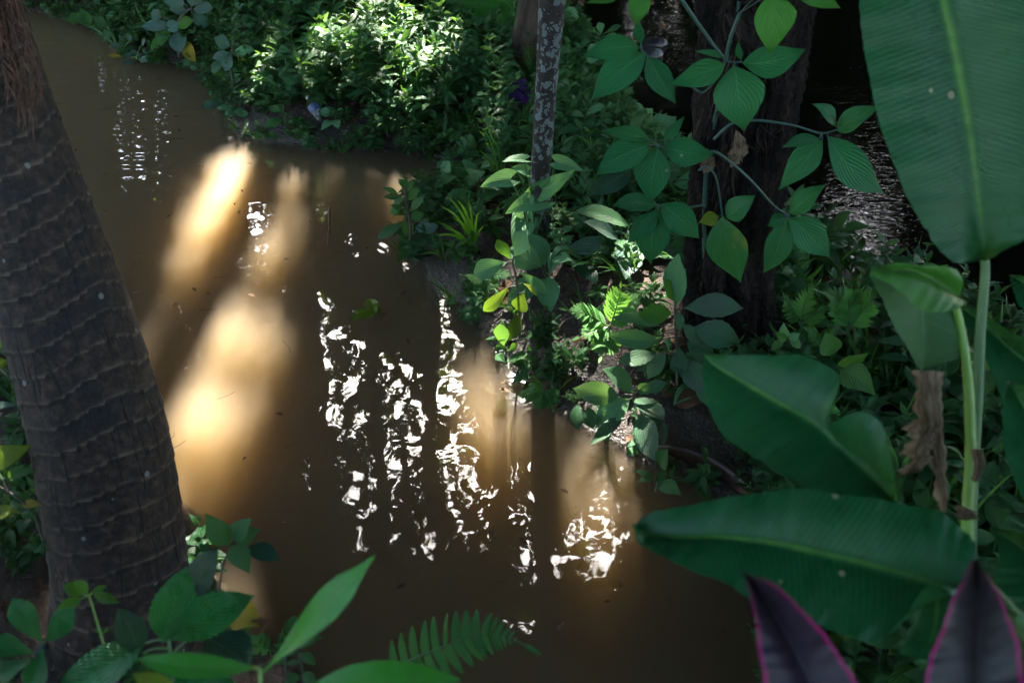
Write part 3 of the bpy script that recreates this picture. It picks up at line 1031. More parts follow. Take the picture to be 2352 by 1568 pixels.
def fiss(t, th):
    k = t * 60
    rid = np.abs(fbm(np.cos(th) * 9 + 3 + .3 * np.sin(k), np.sin(th) * 9 + k * .4, 51, 4) - .5)
    rid2 = np.abs(fbm(np.cos(th) * 22 + 9, np.sin(th) * 22 + k * .9, 55, 3) - .5)
    crev = np.exp(-((th - np.pi / 2 - .12 - .15 * math.sin(k * .5)) / .20) ** 2)
    return 1.02 - .30 * crev + .55 * (rid - .18) + .38 * (rid2 - .18) + .07 * np.cos(3 * th + 1 + k * .06)


mb = MB()
tube(mb, tp, trd, 240, 900, shape=fiss)
mb.build('trunk', M['fissured'], root)
mb = MB()
for k in range(46):                                     # loose hanging bark threads and rootlets
    y0 = rng.uniform(60, 700); w = np.interp(y0, [0, 300, 500, 650, 800], [256, 224, 196, 198, 208]); cx_ = np.interp(y0, [0, 300, 500, 650, 800], [1734, 1704, 1678, 1667, 1674])
    x0 = cx_ + rng.uniform(-.46, .46) * w
    d = vdepth(fb, y0) - w / 2 / FPX * 3 * math.sqrt(max(.05, 1 - ((x0 - cx_) / (w * .52)) ** 2)) + .004
    p0 = P(x0, y0, d); L = rng.uniform(.04, .15)
    tube(mb, [p0, p0 + np.array([rng.uniform(-.02, .02), -.012, -L * .5]), p0 + np.array([rng.uniform(-.04, .04), -.003, -L])], [.0016, .0007], 4, 7)
mb.build('hanging_bark', M['fibre'], root)

sb = G(1246, 545)
root = thing('sapling_tree', 'slim straight trunk patched with pale lichen on the spit', 'tree', sb)
tp = [(560, 1246, 46), (430, 1241, 45), (300, 1248, 47), (150, 1258, 52), (0, 1268, 60), (-250, 1283, 66)]
pts = [P(x, y, vdepth(sb, y)) for y, x, w in tp]
rd = [w / 2 / FPX * vdepth(sb, y) for y, x, w in tp]
pts += [np.array([pts[-1][0] + .15, pts[-1][1], 5]), np.array([pts[-1][0] + .3, pts[-1][1] + .1, 9.4])]
mb = MB()
tube(mb, pts, rd + [.04, .02], 40, 160, shape=lambda t, th: 1 + .10 * (fbm(np.cos(th) * 2 + 4, np.sin(th) * 2 + t * 30, 61, 3) - .5))
mb.build('trunk', M['lichen'], root)

mbp = G(1200, 172)
root = thing('tree_stump', 'leaning mossy tree stump just behind the slim lichen trunk', 'stump', mbp)
tp = [(200, 1196, 84), (120, 1200, 64), (40, 1218, 56), (-60, 1240, 58), (-160, 1262, 54)]
mb = MB()
tube(mb, [P(x, y, vdepth(mbp, y)) for y, x, w in tp], [w / 2 / FPX * 5.6 for y, x, w in tp], 48, 60,
     shape=lambda t, th: 1 + .5 * (fbm(np.cos(th) * 3, np.sin(th) * 3 + t * 4, 63, 3) - .5))
mb.build('trunk', M['moss'], root)

lg = G(1650, 1120)
mb = MB()
tube(mb, [G(1505, 1030) + UP * .0, G(1560, 1055) + UP * .03, G(1650, 1100) + UP * .04, G(1750, 1165) + UP * .03, G(1830, 1215) + UP * .02], [.008, .032, .045, .04, .015], 24, 50,
     shape=lambda t, th: (1 - .5 * np.abs(np.sin(th))) * (1 + .25 * (fbm(np.cos(th) * 3, np.sin(th) * 3 + t * 6, 65, 3) - .5)))
tag(mb.build('palm_sheath', M['sheath'], loc=lg), 'wet dark palm sheath with a tan patch lying at the waterline', 'palm sheath')


# ------------------------------------------------------------------ plants given leaf by leaf
def near_cam(p):
    return unit(CC - p)


class Plant:
    def __init__(s, name, label, cat, base, group=None, depth=None, fwd=0.0, nmix=.5, jit=.22):
        if depth is None:
            s.base = G(*base)
            s.dep = lambda x, y: min(vdepth(s.base, y) - fwd, depth_of(G(x, y)) - .07)
        else:
            s.base = P(base[0], base[1], depth)
            s.dep = lambda x, y: depth
        s.root = thing(name, label, cat, s.base, group)
        s.nmix, s.jit = nmix, jit
        s.st = MB(); s.has = False
        s.nodes = []

    def pt(s, x, y, o=0.0):
        return P(x, y, s.dep(x, y) + o)

    def stem(s, pts, w=5.0, w2=None, o=0.0):
        q = [s.pt(x, y, o) for x, y in pts]
        d = depth_of(q[0])
        tube(s.st, q, [w / 2 / FPX * d, (w2 or w * .5) / 2 / FPX * d], 8, max(6, len(q) * 5))
        s.nodes += list(catmull(q, 16)); s.has = True
        return s

    def leaf(s, bx, by, tx, ty, w, mat, name='leaf', ob=0.0, ot=None, label=None, pet=True, n=None, pw=3.0, **k):
        B = s.pt(bx, by, ob)
        L = math.hypot(tx - bx, ty - by)
        if ot is None:
            ot = ob - rng.uniform(.05, .35) * L / FPX * depth_of(B)
        T = P(tx, ty, min(s.dep(bx, by) if False else 9, s.dep(tx, ty)) + ot) if True else None
        d = depth_of(B)
        nn = UP * s.nmix + near_cam((B + T) / 2) * (1 - s.nmix) + rng.normal(size=3) * s.jit if n is None else np.array(n, float)
        k.setdefault('bend', rng.normal() * .035)
        w *= rng.uniform(.9, 1.06)
        mb = MB()
        leaf(mb, B, T, w / FPX * d * 1.08, nn, **k)
        if pet and s.nodes:
            q = s.nodes[int(np.argmin([np.linalg.norm(z - B) for z in s.nodes]))]
            g = np.linalg.norm(q - B)
            if .004 < g < .25:
                tube(s.st, [q, (q + B) / 2 + UP * g * .12, B], [pw / 2 / FPX * d, pw * .35 / FPX * d], 6, 7)
                s.has = True
        o = mb.build(name, M[mat], s.root)
        if label:
            o['label'] = label
        return s

    def done(s, mat='stem'):
        if s.has:
            s.st.build('stem', M[mat], s.root)
        return s.root


# climbing vine on the dark trunk
BIG = dict(nu=16, nv=6, fold=.16, arch=.07, wave=.07)
vb = G(1655, 780)
vine = Plant('climbing_vine', 'climbing vine with large glossy dark leaves in front of the dark trunk', 'vine', (1655, 780), nmix=.28, jit=.16)
vine.dep = lambda x, y: vdepth(fb, y) - .26
vine.stem([(1640, 775), (1622, 640), (1618, 480), (1628, 350), (1650, 240), (1668, 140), (1690, 40), (1715, -60)], 11, 8, .15)
vine.stem([(1560, -8), (1600, 50), (1640, 105), (1668, 140)], 10, 8).stem([(1700, 30), (1680, 80), (1665, 142)], 9, 8)
vine.stem([(1665, 145), (1620, 210), (1580, 195)], 7, 5).stem([(1670, 142), (1690, 143), (1708, 144)], 4, 3)
vine.stem([(1640, 320), (1680, 285), (1740, 277), (1820, 288), (1885, 306), (1925, 298)], 8, 4)
vine.stem([(1620, 352), (1650, 352), (1720, 410), (1775, 470), (1812, 496)], 8, 4)
vine.stem([(1605, 392), (1622, 384), (1645, 410), (1660, 497)], 6, 4)
vine.stem([(1628, 345), (1570, 340), (1511, 336)], 6, 4).stem([(1620, 470), (1560, 478), (1508, 472)], 6, 4)
vine.stem([(1460, -40), (1468, 40), (1474, 118)], 5, 4)
for b in [(1469, 110, 1337, 133, 27), (1482, 123, 1357, 233, 36), (1487, 128, 1553, 240, 27), (1665, 149, 1536, 196, 31), (1686, 152, 1707, 301, 53), (1706, 146, 1852, 112, 34),
          (1523, 337, 1641, 355, 31), (1511, 340, 1495, 467, 42), (1492, 334, 1366, 405, 33), (1492, 321, 1378, 301, 19),
          (1505, 470, 1404, 473, 27), (1520, 469, 1607, 549, 31), (1506, 480, 1495, 606, 42), (1511, 490, 1440, 560, 22),
          (1900, 314, 2031, 443, 40), (1889, 321, 1788, 437, 33), (1882, 319, 1796, 340, 18), (1920, 290, 1864, 239, 17), (1922, 300, 2020, 245, 31),
          (1813, 491, 1899, 422, 27), (1813, 500, 1906, 592, 38), (1806, 503, 1752, 628, 31), (1805, 498, 1762, 520, 16), (1470, 100, 1466, 42, 13)]:
    vine.leaf(*b, 'vine', pw=5, **BIG)
for b in [(1664, 130, 1596, 118, 10), (1702, 136, 1696, 94, 8), (1526, 321, 1573, 267, 13), (1668, 500, 1735, 448, 27)]:
    vine.leaf(*b, 'vine', pw=4, **BIG)
vine.leaf(1450, 389, 1354, 450, 26, 'dark_leaf', ob=.08, **BIG)
for b in [(1771, -16, 1767, 125, 54), (1829, -12, 1933, 21, 22), (1482, -24, 1461, 62, 25), (1430, -18, 1345, 8, 13)]:
    vine.leaf(*b, 'vine_light', ob=-.08, label='paler yellow green vine leaf', **BIG)
vine.leaf(1660, 497, 1702, 650, 46, 'vine_yellow', label='leaf with a yellowing edge', **BIG)
vine.leaf(1650, 497, 1605, 512, 17, 'yellow_green', label='yellow withered leaf lobe', **BIG)
vine.done('stem_dark')
mb = MB()
for (x, y, tx, ty) in [(1690, 300, 1705, 370), (1640, 360, 1615, 400), (1700, 330, 1680, 385)]:
    leaf(mb, vine.pt(x, y, .06), vine.pt(tx, ty, .05), .02, near_cam(fb), 'ovate', 12, 4, .5, .25, .5, .12)
tag(mb.build('withered_leaf', M['shrivelled'], loc=vine.pt(1690, 330)), 'crumpled grey dead leaves caught between vine and trunk', 'dead leaf')

# dusty shrub by the foot of the dark trunk
MID = dict(nu=14, nv=6, fold=.14, arch=.06, wave=.06, serr=.02)
sh = Plant('leafy_shrub', 'upright shrub with large dust coated leaves by the dark trunk foot', 'shrub', (1556, 880), nmix=.45)
sh.stem([(1556, 885), (1554, 800), (1552, 735), (1551, 683), (1556, 640)], 8, 5)
for b in [(1543, 718, 1467, 722, 23, 'bright'), (1552, 700, 1560, 580, 29, 'arrow'), (1558, 672, 1575, 615, 18, 'arrow'), (1548, 690, 1528, 640, 18, 'bright'), (1556, 715, 1560, 760, 12, 'dusty_green'),
          (1518, 748, 1404, 730, 21, 'dusty_green'), (1511, 784, 1397, 770, 23, 'dusty_green'), (1507, 813, 1417, 832, 20, 'dusty_green'),
          (1574, 707, 1709, 709, 31, 'dusty'), (1593, 752, 1701, 786, 29, 'dusty'), (1568, 743, 1608, 791, 16, 'dusty'), (1577, 784, 1619, 835, 19, 'dusty'),
          (1575, 827, 1622, 905, 27, 'dusty'), (1559, 797, 1560, 871, 18, 'dusty'), (1529, 809, 1487, 871, 18, 'dusty'), (1580, 790, 1640, 812, 22, 'dusty_green'), (1540, 775, 1535, 800, 9, 'dusty_green')]:
    sh.leaf(*b, prof='elliptic', **MID)
sh.done('stem_brown')
s2 = Plant('leafy_shrub', 'low shrub of drooping grey dusted leaves overhanging the pond edge', 'shrub', (1470, 960), nmix=.45)
s2.stem([(1475, 985), (1462, 930), (1453, 907)], 8, 5)
for b in [(1457, 900, 1383, 847, 26, 'dusty_green'), (1422, 910, 1316, 892, 25, 'dusty_green'), (1446, 917, 1368, 975, 27, 'arrow'), (1431, 957, 1356, 1022, 15, 'dusty'), (1453, 917, 1527, 966, 28, 'dusty'),
          (1471, 953, 1507, 1060, 27, 'dusty'), (1521, 964, 1523, 1026, 11, 'dusty'), (1532, 878, 1480, 901, 13, 'dusty_green'), (1327, 928, 1329, 988, 15, 'herb_dark'), (1352, 935, 1362, 985, 16, 'herb_dark'), (1490, 880, 1470, 905, 14, 'dusty_green')]:
    s2.leaf(*b, prof='elliptic', **MID)
s2.done('stem_brown')
s3 = Plant('water_weed', 'sprig with pointed leaves standing in the dark shallows by the palm sheath', 'weed', (1500, 1110))
s3.stem([(1505, 1130), (1510, 1105), (1520, 1080)], 4)
for b in [(1515, 1070, 1535, 1030, 22, 'green'), (1512, 1108, 1566, 1140, 17, 'green'), (1508, 1105, 1530, 1078, 10, 'green'), (1500, 1095, 1455, 1080, 9, 'herb_dark'), (1500, 1100, 1462, 1105, 8, 'herb_dark')]:
    s3.leaf(*b, prof='ovate', **MID)
s3.done()

# group of large grey leaves in the middle of the spit
b_ = Plant('broadleaf_plant', 'low plant with big veined grey green leaves in the middle of the spit', 'plant', (1445, 590), nmix=.6)
b_.stem([(1447, 600), (1436, 560), (1440, 535)], 7, 5)
for b in [(1423, 559, 1295, 577, 23, 'grey_green'), (1427, 552, 1337, 509, 27, 'grey_green'), (1448, 549, 1437, 642, 31, 'grey_green'), (1445, 520, 1322, 484, 25, 'dusty_green'), (1506, 588, 1567, 570, 21, 'grey_green'), (1318, 600, 1372, 655, 21, 'dark_leaf')]:
    b_.leaf(*b, prof='elliptic', **MID)
b_.done()

# arrow shaped leaves below the lichen trunk
ar = Plant('arrowhead_plant', 'pale arrowhead leaved plant at the foot of the slim lichen trunk', 'plant', (1225, 560), nmix=.5)
for b in [(1205, 505, 1180, 590, 27, .5), (1243, 462, 1160, 492, 26, .35), (1240, 438, 1322, 388, 23, .35), (1172, 412, 1103, 430, 23, .3), (1205, 368, 1152, 372, 14, .3), (1275, 372, 1342, 394, 19, .2), (1212, 395, 1175, 385, 15, .2), (1215, 455, 1212, 490, 14, .3)]:
    ar.stem([(1225, 560), ((1225 + b[0]) / 2 + 6, (560 + b[1]) / 2 - 8), (b[0], b[1])], 4, 3)
    ar.leaf(*b[:5], 'arrow', prof='arrow', lobe=b[5], nu=14, nv=8, fold=.2, arch=.06, wave=.05)
ar.leaf(1192, 500, 1198, 470, 9, 'arrow', prof='arrow').leaf(1214, 500, 1236, 470, 9, 'arrow', prof='arrow')
ar.done()

sp = Plant('seedling_tree', 'leafy seedling with hanging yellow green lower leaves at the pond margin', 'seedling', (1193, 770), nmix=.45)
sp.stem([(1194, 775), (1192, 700), (1185, 635), (1178, 606), (1180, 590)], 6, 4)
for b in [(1164, 603, 1088, 631, 23, 'arrow'), (1171, 595, 1142, 549, 15, 'bright'), (1182, 588, 1210, 532, 25, 'arrow'), (1189, 624, 1257, 675, 12, 'arrow'), (1167, 660, 1110, 714, 16, 'yellow_green'), (1205, 672, 1192, 716, 20, 'yellow_green'), (1193, 711, 1171, 782, 15, 'yellow_green'), (1200, 650, 1235, 680, 14, 'yellow_green')]:
    sp.leaf(*b, prof='obovate', **MID)
sp.done('stem_brown')
lw = Plant('water_weed', 'small round leaved weed at the waterline under the hanging seedling', 'weed', (1168, 845))
lw.stem([(1168, 848), (1166, 815), (1160, 795)], 4)
for b in [(1157, 793, 1149, 743, 17, 'green'), (1167, 800, 1138, 797, 9, 'green'), (1164, 833, 1212, 812, 15, 'green'), (1160, 833, 1138, 815, 13, 'green'), (1168, 805, 1188, 790, 9, 'bright')]:
    lw.leaf(*b, prof='obovate', **MID)
lw.done()

dk = Plant('waterside_plant', 'dark drooping leaved plant leaning over the sunlit pond corner', 'plant', (942, 575), nmix=.5)
dk.stem([(943, 580), (941, 509), (930, 437), (935, 420)], 7, 4)
for b in [(923, 513, 865, 549, 14), (930, 505, 940, 541, 15), (935, 541, 912, 601, 16), (924, 473, 896, 491, 15), (930, 495, 897, 471, 13), (915, 448, 879, 432, 10), (916, 455, 881, 453, 9), (951, 523, 1009, 520, 15),
          (941, 487, 977, 448, 11), (935, 437, 933, 408, 6), (938, 440, 948, 412, 7), (925, 450, 905, 470, 12), (938, 460, 965, 432, 9), (930, 425, 915, 412, 7), (945, 505, 975, 490, 12)]:
    dk.leaf(*b, 'grey_green' if b[0] > 948 else 'green', prof='elliptic', **MID)
dk.done('stem_brown')

# grass tufts
def tuft(name, label, base, tips, w, mat, cat='grass tuft', group=None, depth=None):
    g = Plant(name, label, cat, base, group, depth)
    mb = MB()
    for tx, ty in tips:
        B = g.base + np.array([rng.uniform(-.015, .015), rng.uniform(-.015, .015), 0])
        T = g.pt(tx, ty, rng.uniform(-.1, .05))
        md = (B + T) / 2 + UP * .16 * np.linalg.norm(T - B)
        c = catmull([B, md, T], 9)
        for i in range(8):
            pass
        t = np.gradient(c, axis=0); t /= np.linalg.norm(t, axis=1)[:, None]
        sd = np.cross(t, near_cam(md) + .4 * rng.normal(size=3)); sd /= np.linalg.norm(sd, axis=1)[:, None]
        ww = w * np.interp(np.linspace(0, 1, 9), [0, .3, .7, 1], [.5, 1, .75, .05])[:, None]
        nn = np.cross(sd, t)
        v = np.stack([c - sd * ww, c - nn * ww * .3, c + sd * ww], 1)
        uv = np.stack(np.broadcast_arrays(np.linspace(0, 1, 9)[:, None], np.array([0, .5, 1])[None, :]), -1)
        mb.add(v.reshape(-1, 3), grid_faces(9, 3), uv.reshape(-1, 2), rng.random())
    mb.build('blades', M[mat], g.root)
    return g.root


tuft('grass_tuft', 'bright sunlit yellow green grass tuft beside the small pond bay', (1088, 578), [(1008, 470), (1030, 452), (1052, 460), (1062, 484), (1075, 452), (1003, 508), (1018, 522), (1040, 500), (1098, 490), (1070, 520), (1110, 520), (1000, 540)], .0055, 'grass_bright')
tuft('grass_tuft', 'tall dark green grass blades left of the slim lichen trunk', (1150, 420), [(1115, 300), (1128, 330), (1140, 325), (1118, 360), (1160, 340), (1170, 360), (1100, 345)], .006, 'grass')
tuft('grass_tuft', 'arching grass spilling toward the small pond bay', (1020, 600), [(975, 560), (985, 530), (965, 585), (1010, 545), (1040, 550)], .004, 'grass')
tuft('grass_tuft', 'single bright upright shoot on the muddy part of the far spit', (1128, 345), [(1128, 285), (1133, 300), (1100, 300), (1145, 310)], .006, 'grass_bright')


# ferns
def fern(name, label, base, fronds, plen, mat='fern', w=.17, n=15, depth=None, hint=None, cat='fern', group=None, fwd=.13, **k):
    g = Plant(name, label, cat, base, group, depth, fwd=.0 if depth else fwd)
    for fr in fronds:
        mb = MB()
        q = [g.pt(x, y, o) for x, y, o in fr]
        h = UP * .6 + near_cam(q[0]) * .4 if hint is None else hint
        frond(mb, q, plen / FPX * depth_of(q[0]), n, w, n_hint=h, **k)
        mb.build('frond', [M[mat], M['stem']], g.root)
    return g.root


fern('fern', 'sunlit pale fern fanned out in front of the bare soil patch', (1400, 752), [[(1400, 750, 0), (1440, 706, -.02), (1482, 672, -.06)], [(1398, 750, 0), (1350, 722, -.02), (1300, 712, -.05)], [(1395, 752, 0), (1370, 760, -.03), (1330, 775, -.08)],
     [(1400, 752, 0), (1390, 790, -.05), (1380, 820, -.12)], [(1402, 750, 0), (1420, 690, .0), (1425, 660, -.02)]], 46, mat='fern_light', fwd=.2)
fern('fern', 'small dark fern dipping into the pond below the sunlit fern', (1248, 898), [[(1250, 897, 0), (1232, 880, -.02), (1215, 862, -.05)], [(1248, 897, 0), (1215, 905, -.02), (1186, 912, -.05)], [(1248, 898, 0), (1242, 925, -.02), (1238, 945, -.05)],
     [(1250, 897, 0), (1262, 920, -.02), (1270, 942, -.05)], [(1250, 897, 0), (1268, 905, -.02), (1280, 917, -.05)]], 26, n=12)
fern('fern', 'tiny bright fern between the dusty shrubs and the pond', (1318, 826), [[(1318, 826, 0), (1340, 808, -.01), (1362, 798, -.03)], [(1318, 826, 0), (1300, 810, -.01), (1288, 800, -.03)]], 18, n=10)
fern('fern', 'pale green fern on the stream bank behind the folded leaf', (1950, 760), [[(1950, 758, 0), (1950, 700, .0), (1938, 650, -.02)], [(1950, 758, 0), (1925, 690, .02), (1878, 668, -.02)], [(1950, 758, 0), (1990, 700, 0), (2010, 680, -.04)], [(1950, 758, 0), (1968, 690, .05), (1975, 640, .02)]], 46, mat='fern_light', fwd=.28)
fern('fern', 'bright fern arching right beside the foot of the dark trunk', (1840, 745), [[(1840, 745, 0), (1850, 690, 0), (1880, 650, -.03)], [(1840, 745, 0), (1810, 700, 0), (1795, 665, -.03)], [(1840, 745, 0), (1880, 715, 0), (1910, 712, -.05)]], 34, mat='fern_light', fwd=.25, n=13)
fern('fern', 'small fern under the pale fern near the toothed leaves', (1885, 800), [[(1885, 800, 0), (1865, 765, 0), (1840, 750, -.03)], [(1885, 800, 0), (1905, 770, 0), (1925, 755, -.03)]], 26, fwd=.25, n=12)
tw_ = Plant('broadleaf_weed', 'weed of three toothed leaves between dark trunk and torn broad leaf', 'weed', (1925, 870), nmix=.45)
for b in [(1923, 838, 1997, 808, 15, 'bright'), (1911, 814, 1895, 760, 26, 'green'), (1930, 853, 2012, 908, 29, 'green')]:
    tw_.leaf(*b, prof='ovate', nu=18, nv=6, serr=.03, ob=-.22)
for b in [(1800, 785, 1770, 805, 12, 'green'), (1812, 780, 1840, 800, 13, 'green'), (1805, 775, 1800, 740, 13, 'arrow'), (1808, 780, 1782, 760, 11, 'green'), (1812, 778, 1838, 765, 11, 'arrow')]:
    tw_.leaf(*b, prof='ovate', nu=12, nv=4, ob=-.2)
tw_.done()
fern('fern', 'fern frond on the stream bank right of the leaf stalks', (2215, 720), [[(2215, 720, 0), (2235, 690, 0), (2265, 672, -.03)], [(2215, 720, 0), (2200, 690, 0), (2195, 668, -.03)]], 30)
fern('fern', 'bright fern sprig beside the hanging brown dead leaf', (2062, 1085), [[(2062, 1085, 0), (2055, 1045, -.04), (2040, 1005, -.1)], [(2062, 1085, 0), (2090, 1050, -.04), (2105, 1010, -.1)], [(2062, 1085, 0), (2030, 1060, -.04), (2015, 1030, -.1)]], 34, mat='fern_light', fwd=.25, w=.22, n=8, serr=.0)
fern('fern', 'fern tips showing in the notch of the torn broad leaf', (1890, 985), [[(1890, 985, 0), (1925, 960, -.02), (1950, 925, -.08)], [(1890, 985, 0), (1915, 930, -.02), (1935, 905, -.08)], [(1900, 975, 0), (1945, 950, -.02), (1970, 945, -.08)]], 30, w=.2, n=9, serr=0)
fern('fern', 'fern curling out beside the brown hanging leaf stalk', (2140, 1040), [[(2140, 1042, 0), (2160, 1022, -.02), (2190, 1015, -.06)]], 16, n=10)
fern('fern', 'broad sunlit fern high on the left bank', (750, 140), [[(755, 140, 0), (790, 90, .02), (850, 62, 0)], [(752, 140, 0), (730, 90, .02), (745, 50, .03)], [(757, 142, 0), (810, 120, 0), (850, 112, -.02)]], 48, n=14)
fern('fern', 'soft drooping fern under the bright grass tuft by the bay', (1110, 640), [[(1110, 640, 0), (1090, 640, -.02), (1062, 632, -.06)], [(1110, 640, 0), (1130, 655, -.03), (1140, 668, -.08)], [(1110, 640, 0), (1105, 662, -.03), (1095, 672, -.08)], [(1110, 640, 0), (1150, 630, -.03), (1180, 640, -.08)]], 24, n=12)

# the plants of the upper left bank
p1 = Plant('broadleaf_plant', 'big grey leaved bank plant with one yellow leaf at the pond corner', 'plant', (412, 128), nmix=.55)
p1.stem([(412, 132), (402, 66), (425, 30), (438, 20)], 6, 4)
for b in [(396, 62, 322, 62, 16, 'grey_green'), (396, 67, 344, 118, 13, 'bright'), (405, 72, 413, 124, 19, 'grey_green'), (403, 60, 447, 47, 15, 'bright'), (443, 30, 477, 72, 21, 'grey_green'), (433, 27, 386, 22, 20, 'grey_green'), (425, 12, 372, -6, 18, 'grey_green'),
          (445, 22, 490, 20, 18, 'grey_green'), (440, 15, 450, -30, 17, 'grey_green'), (372, 40, 345, 30, 14, 'grey_green'), (410, 50, 385, 72, 14, 'grey_green')]:
    p1.leaf(*b, prof='elliptic', **MID)
p1.leaf(427, 94, 449, 148, 14, 'yellow', prof='elliptic', label='hanging yellow leaf', **MID)
p1.done('stem_brown')
p2 = Plant('broadleaf_plant', 'drooping grey leaved sprig between the pond corner and sunlit herbs', 'plant', (540, 205), nmix=.5)
p2.stem([(540, 208), (530, 150), (534, 111)], 5, 4)
for b in [(527, 107, 492, 87, 16, 'grey_green'), (537, 121, 585, 114, 15, 'arrow'), (530, 124, 487, 134, 12, 'grey_green'), (531, 127, 517, 165, 14, 'grey_green'), (512, 140, 486, 168, 10, 'dusty'), (541, 154, 537, 195, 15, 'dusty_green'), (517, 171, 488, 172, 9, 'bright'),
          (514, 181, 511, 208, 10, 'grey_green'), (545, 130, 575, 160, 10, 'yellow_green'), (530, 205, 505, 222, 9, 'grey_green'), (500, 240, 462, 248, 13, 'grey_green'), (520, 238, 540, 246, 11, 'grey_green'), (505, 232, 485, 242, 10, 'grey_green')]:
    p2.leaf(*b, prof='elliptic', **MID)
p2.done('stem_brown')
p3 = Plant('water_weed', 'low dark leaved weed trailing over the upper left pond water', 'weed', (330, 140), nmix=.6)
p3.stem([(330, 142), (300, 128), (270, 110)], 4)
for b in [(285, 105, 248, 107, 10), (300, 115, 282, 128, 9), (318, 122, 282, 130, 10), (330, 128, 352, 120, 10), (322, 135, 340, 142, 9), (310, 140, 282, 148, 9), (300, 95, 292, 80, 8), (325, 105, 335, 92, 8), (245, 60, 212, 42, 12), (255, 75, 236, 88, 12), (205, 60, 188, 20, 16), (180, 52, 165, 30, 13)]:
    p3.leaf(*b, 'grey_green' if b[0] > 260 else 'herb_dark', prof='elliptic', **MID)
p3.leaf(280, 130, 248, 128, 5, 'yellow', label='yellow floating leaf', prof='elliptic', pet=False)
p3.done()
p4 = Plant('herb', 'upright green rosette herb in the middle of the sunlit bank', 'herb', (965, 262), nmix=.5)
p4.stem([(965, 264), (962, 215), (960, 190)], 5)
for b in [(960, 200, 928, 170, 9), (962, 200, 990, 178, 9), (960, 195, 952, 160, 9), (962, 195, 975, 165, 8), (958, 215, 925, 210, 9), (965, 215, 1000, 205, 9), (960, 225, 940, 240, 8), (966, 228, 988, 236, 8), (963, 205, 972, 226, 8)]:
    p4.leaf(*b, 'green', prof='lance', **MID)
p4.done()
p5 = Plant('herb', 'pale rosette plant growing on the stream edge right of the lichen trunk', 'herb', (1380, 118), nmix=.6)
for b in [(1380, 80, 1348, 72, 10), (1380, 78, 1374, 52, 10), (1384, 80, 1428, 60, 11), (1386, 84, 1420, 84, 9), (1376, 84, 1360, 96, 9), (1330, 112, 1302, 95, 10), (1330, 112, 1326, 86, 10), (1332, 112, 1362, 98, 9), (1330, 115, 1300, 122, 9), (1334, 116, 1356, 128, 9)]:
    p5.leaf(*b, 'arrow', prof='obovate', **MID)
p5.done()
p6 = Plant('shrublet', 'shrublet of small white lit leaflets reaching over the stream edge', 'shrub', (1400, 345), nmix=.55)
p6.stem([(1400, 348), (1395, 300), (1380, 280), (1360, 272)], 4).stem([(1400, 348), (1450, 300), (1490, 292), (1520, 305)], 4).stem([(1398, 340), (1350, 320), (1320, 318)], 4)
for cx_, cy_, k in [(1372, 270, 7), (1400, 275, 7), (1455, 278, 8), (1500, 290, 10), (1512, 304, 8), (1340, 315, 8), (1372, 300, 8), (1410, 250, 6), (1430, 300, 6), (1320, 300, 6)]:
    for j in range(k):
        a = rng.uniform(0, 6.28); x0 = cx_ + rng.uniform(-18, 18); y0 = cy_ + rng.uniform(-10, 10)
        p6.leaf(x0, y0, x0 + 20 * math.cos(a), y0 + 12 * math.sin(a), 5.5, 'dusty_green' if cx_ > 1360 else 'green', prof='elliptic', nu=6, nv=2, pet=False)
p6.done()

# ------------------------------------------------------------------ broad leaved banana like plants at the right
def px(pts, d0, d1=None):
    k = np.linspace(0, 1, len(pts))
    return [P(q[0], q[1], (q[2] if len(q) > 2 else d0 + ((d1 if d1 is not None else d0) - d0) * t)) for q, t in zip(pts, k)]


def broad(root, left, mid, right, dl, dm, dr, mat='banana', **k):
    mb = MB()
    loft_leaf(mb, px(left, *dl), px(mid, *dm), px(right, *dr), **k)
    return mb.build('leaf', M[mat], root)


bp = PZ(2225, 1380, .1)
tall = thing('banana_plant', 'tall banana plant with an upright broad leaf and a folded leaf on slender stalks', 'banana plant', bp)
mb = MB()
loft_leaf(mb, px([(1972, -80), (1974, 30), (1984, 110), (2000, 200), (2022, 290), (2055, 385), (2085, 455), (2112, 505), (2150, 565), (2200, 606), (2252, 596)], 1.62, 1.72),
          px([(2150, -80), (2172, 30), (2190, 110), (2208, 200), (2224, 290), (2238, 385), (2247, 455), (2253, 505), (2259, 550), (2261, 578), (2262, 598)], 1.66, 1.76),
          px([(2440, -80), (2450, 30), (2460, 110), (2460, 200), (2455, 290), (2445, 385), (2425, 455), (2400, 505), (2350, 553), (2300, 578), (2270, 597)], 1.60, 1.72), nu=90, nv=16, cup=.05)
mb.build('leaf', M['banana'], tall)
mb = MB()
loft_leaf(mb, px([(2200, 618), (2170, 612), (2110, 607), (2050, 606), (1996, 618)], 1.66, 1.58), px([(2196, 690), (2178, 668), (2140, 640), (2090, 622), (2000, 622)], 1.70, 1.60),
          px([(2192, 712), (2165, 716), (2120, 712), (2070, 672), (1998, 628)], 1.60, 1.56), nu=40, nv=10, cup=.16)
o = mb.build('leaf', M['banana_light'], tall); o['label'] = 'bright green folded over upper leaf'
mb = MB()
loft_leaf(mb, px([(1998, 630), (2025, 690), (2060, 760), (2090, 810), (2112, 848)], 1.66, 1.74), px([(2110, 640), (2116, 690), (2120, 750), (2121, 800), (2118, 850)], 1.72, 1.76),
          px([(2190, 690), (2205, 740), (2214, 790), (2205, 818), (2124, 846)], 1.74, 1.76), nu=40, nv=12, cup=.04)
o = mb.build('leaf', M['banana_back'], tall); o['label'] = 'lower half of the folded leaf hanging down'
mb = MB()
tube(mb, px([(2192, 690), (2204, 740), (2220, 840), (2228, 950), (2229, 1060), (2222, 1190), (2226, 1300)], 1.73, 1.80), [.0055, .0075, .009, .010], 12, 40)
mb.build('stalk', M['stem_yellow'], tall)
mb = MB()
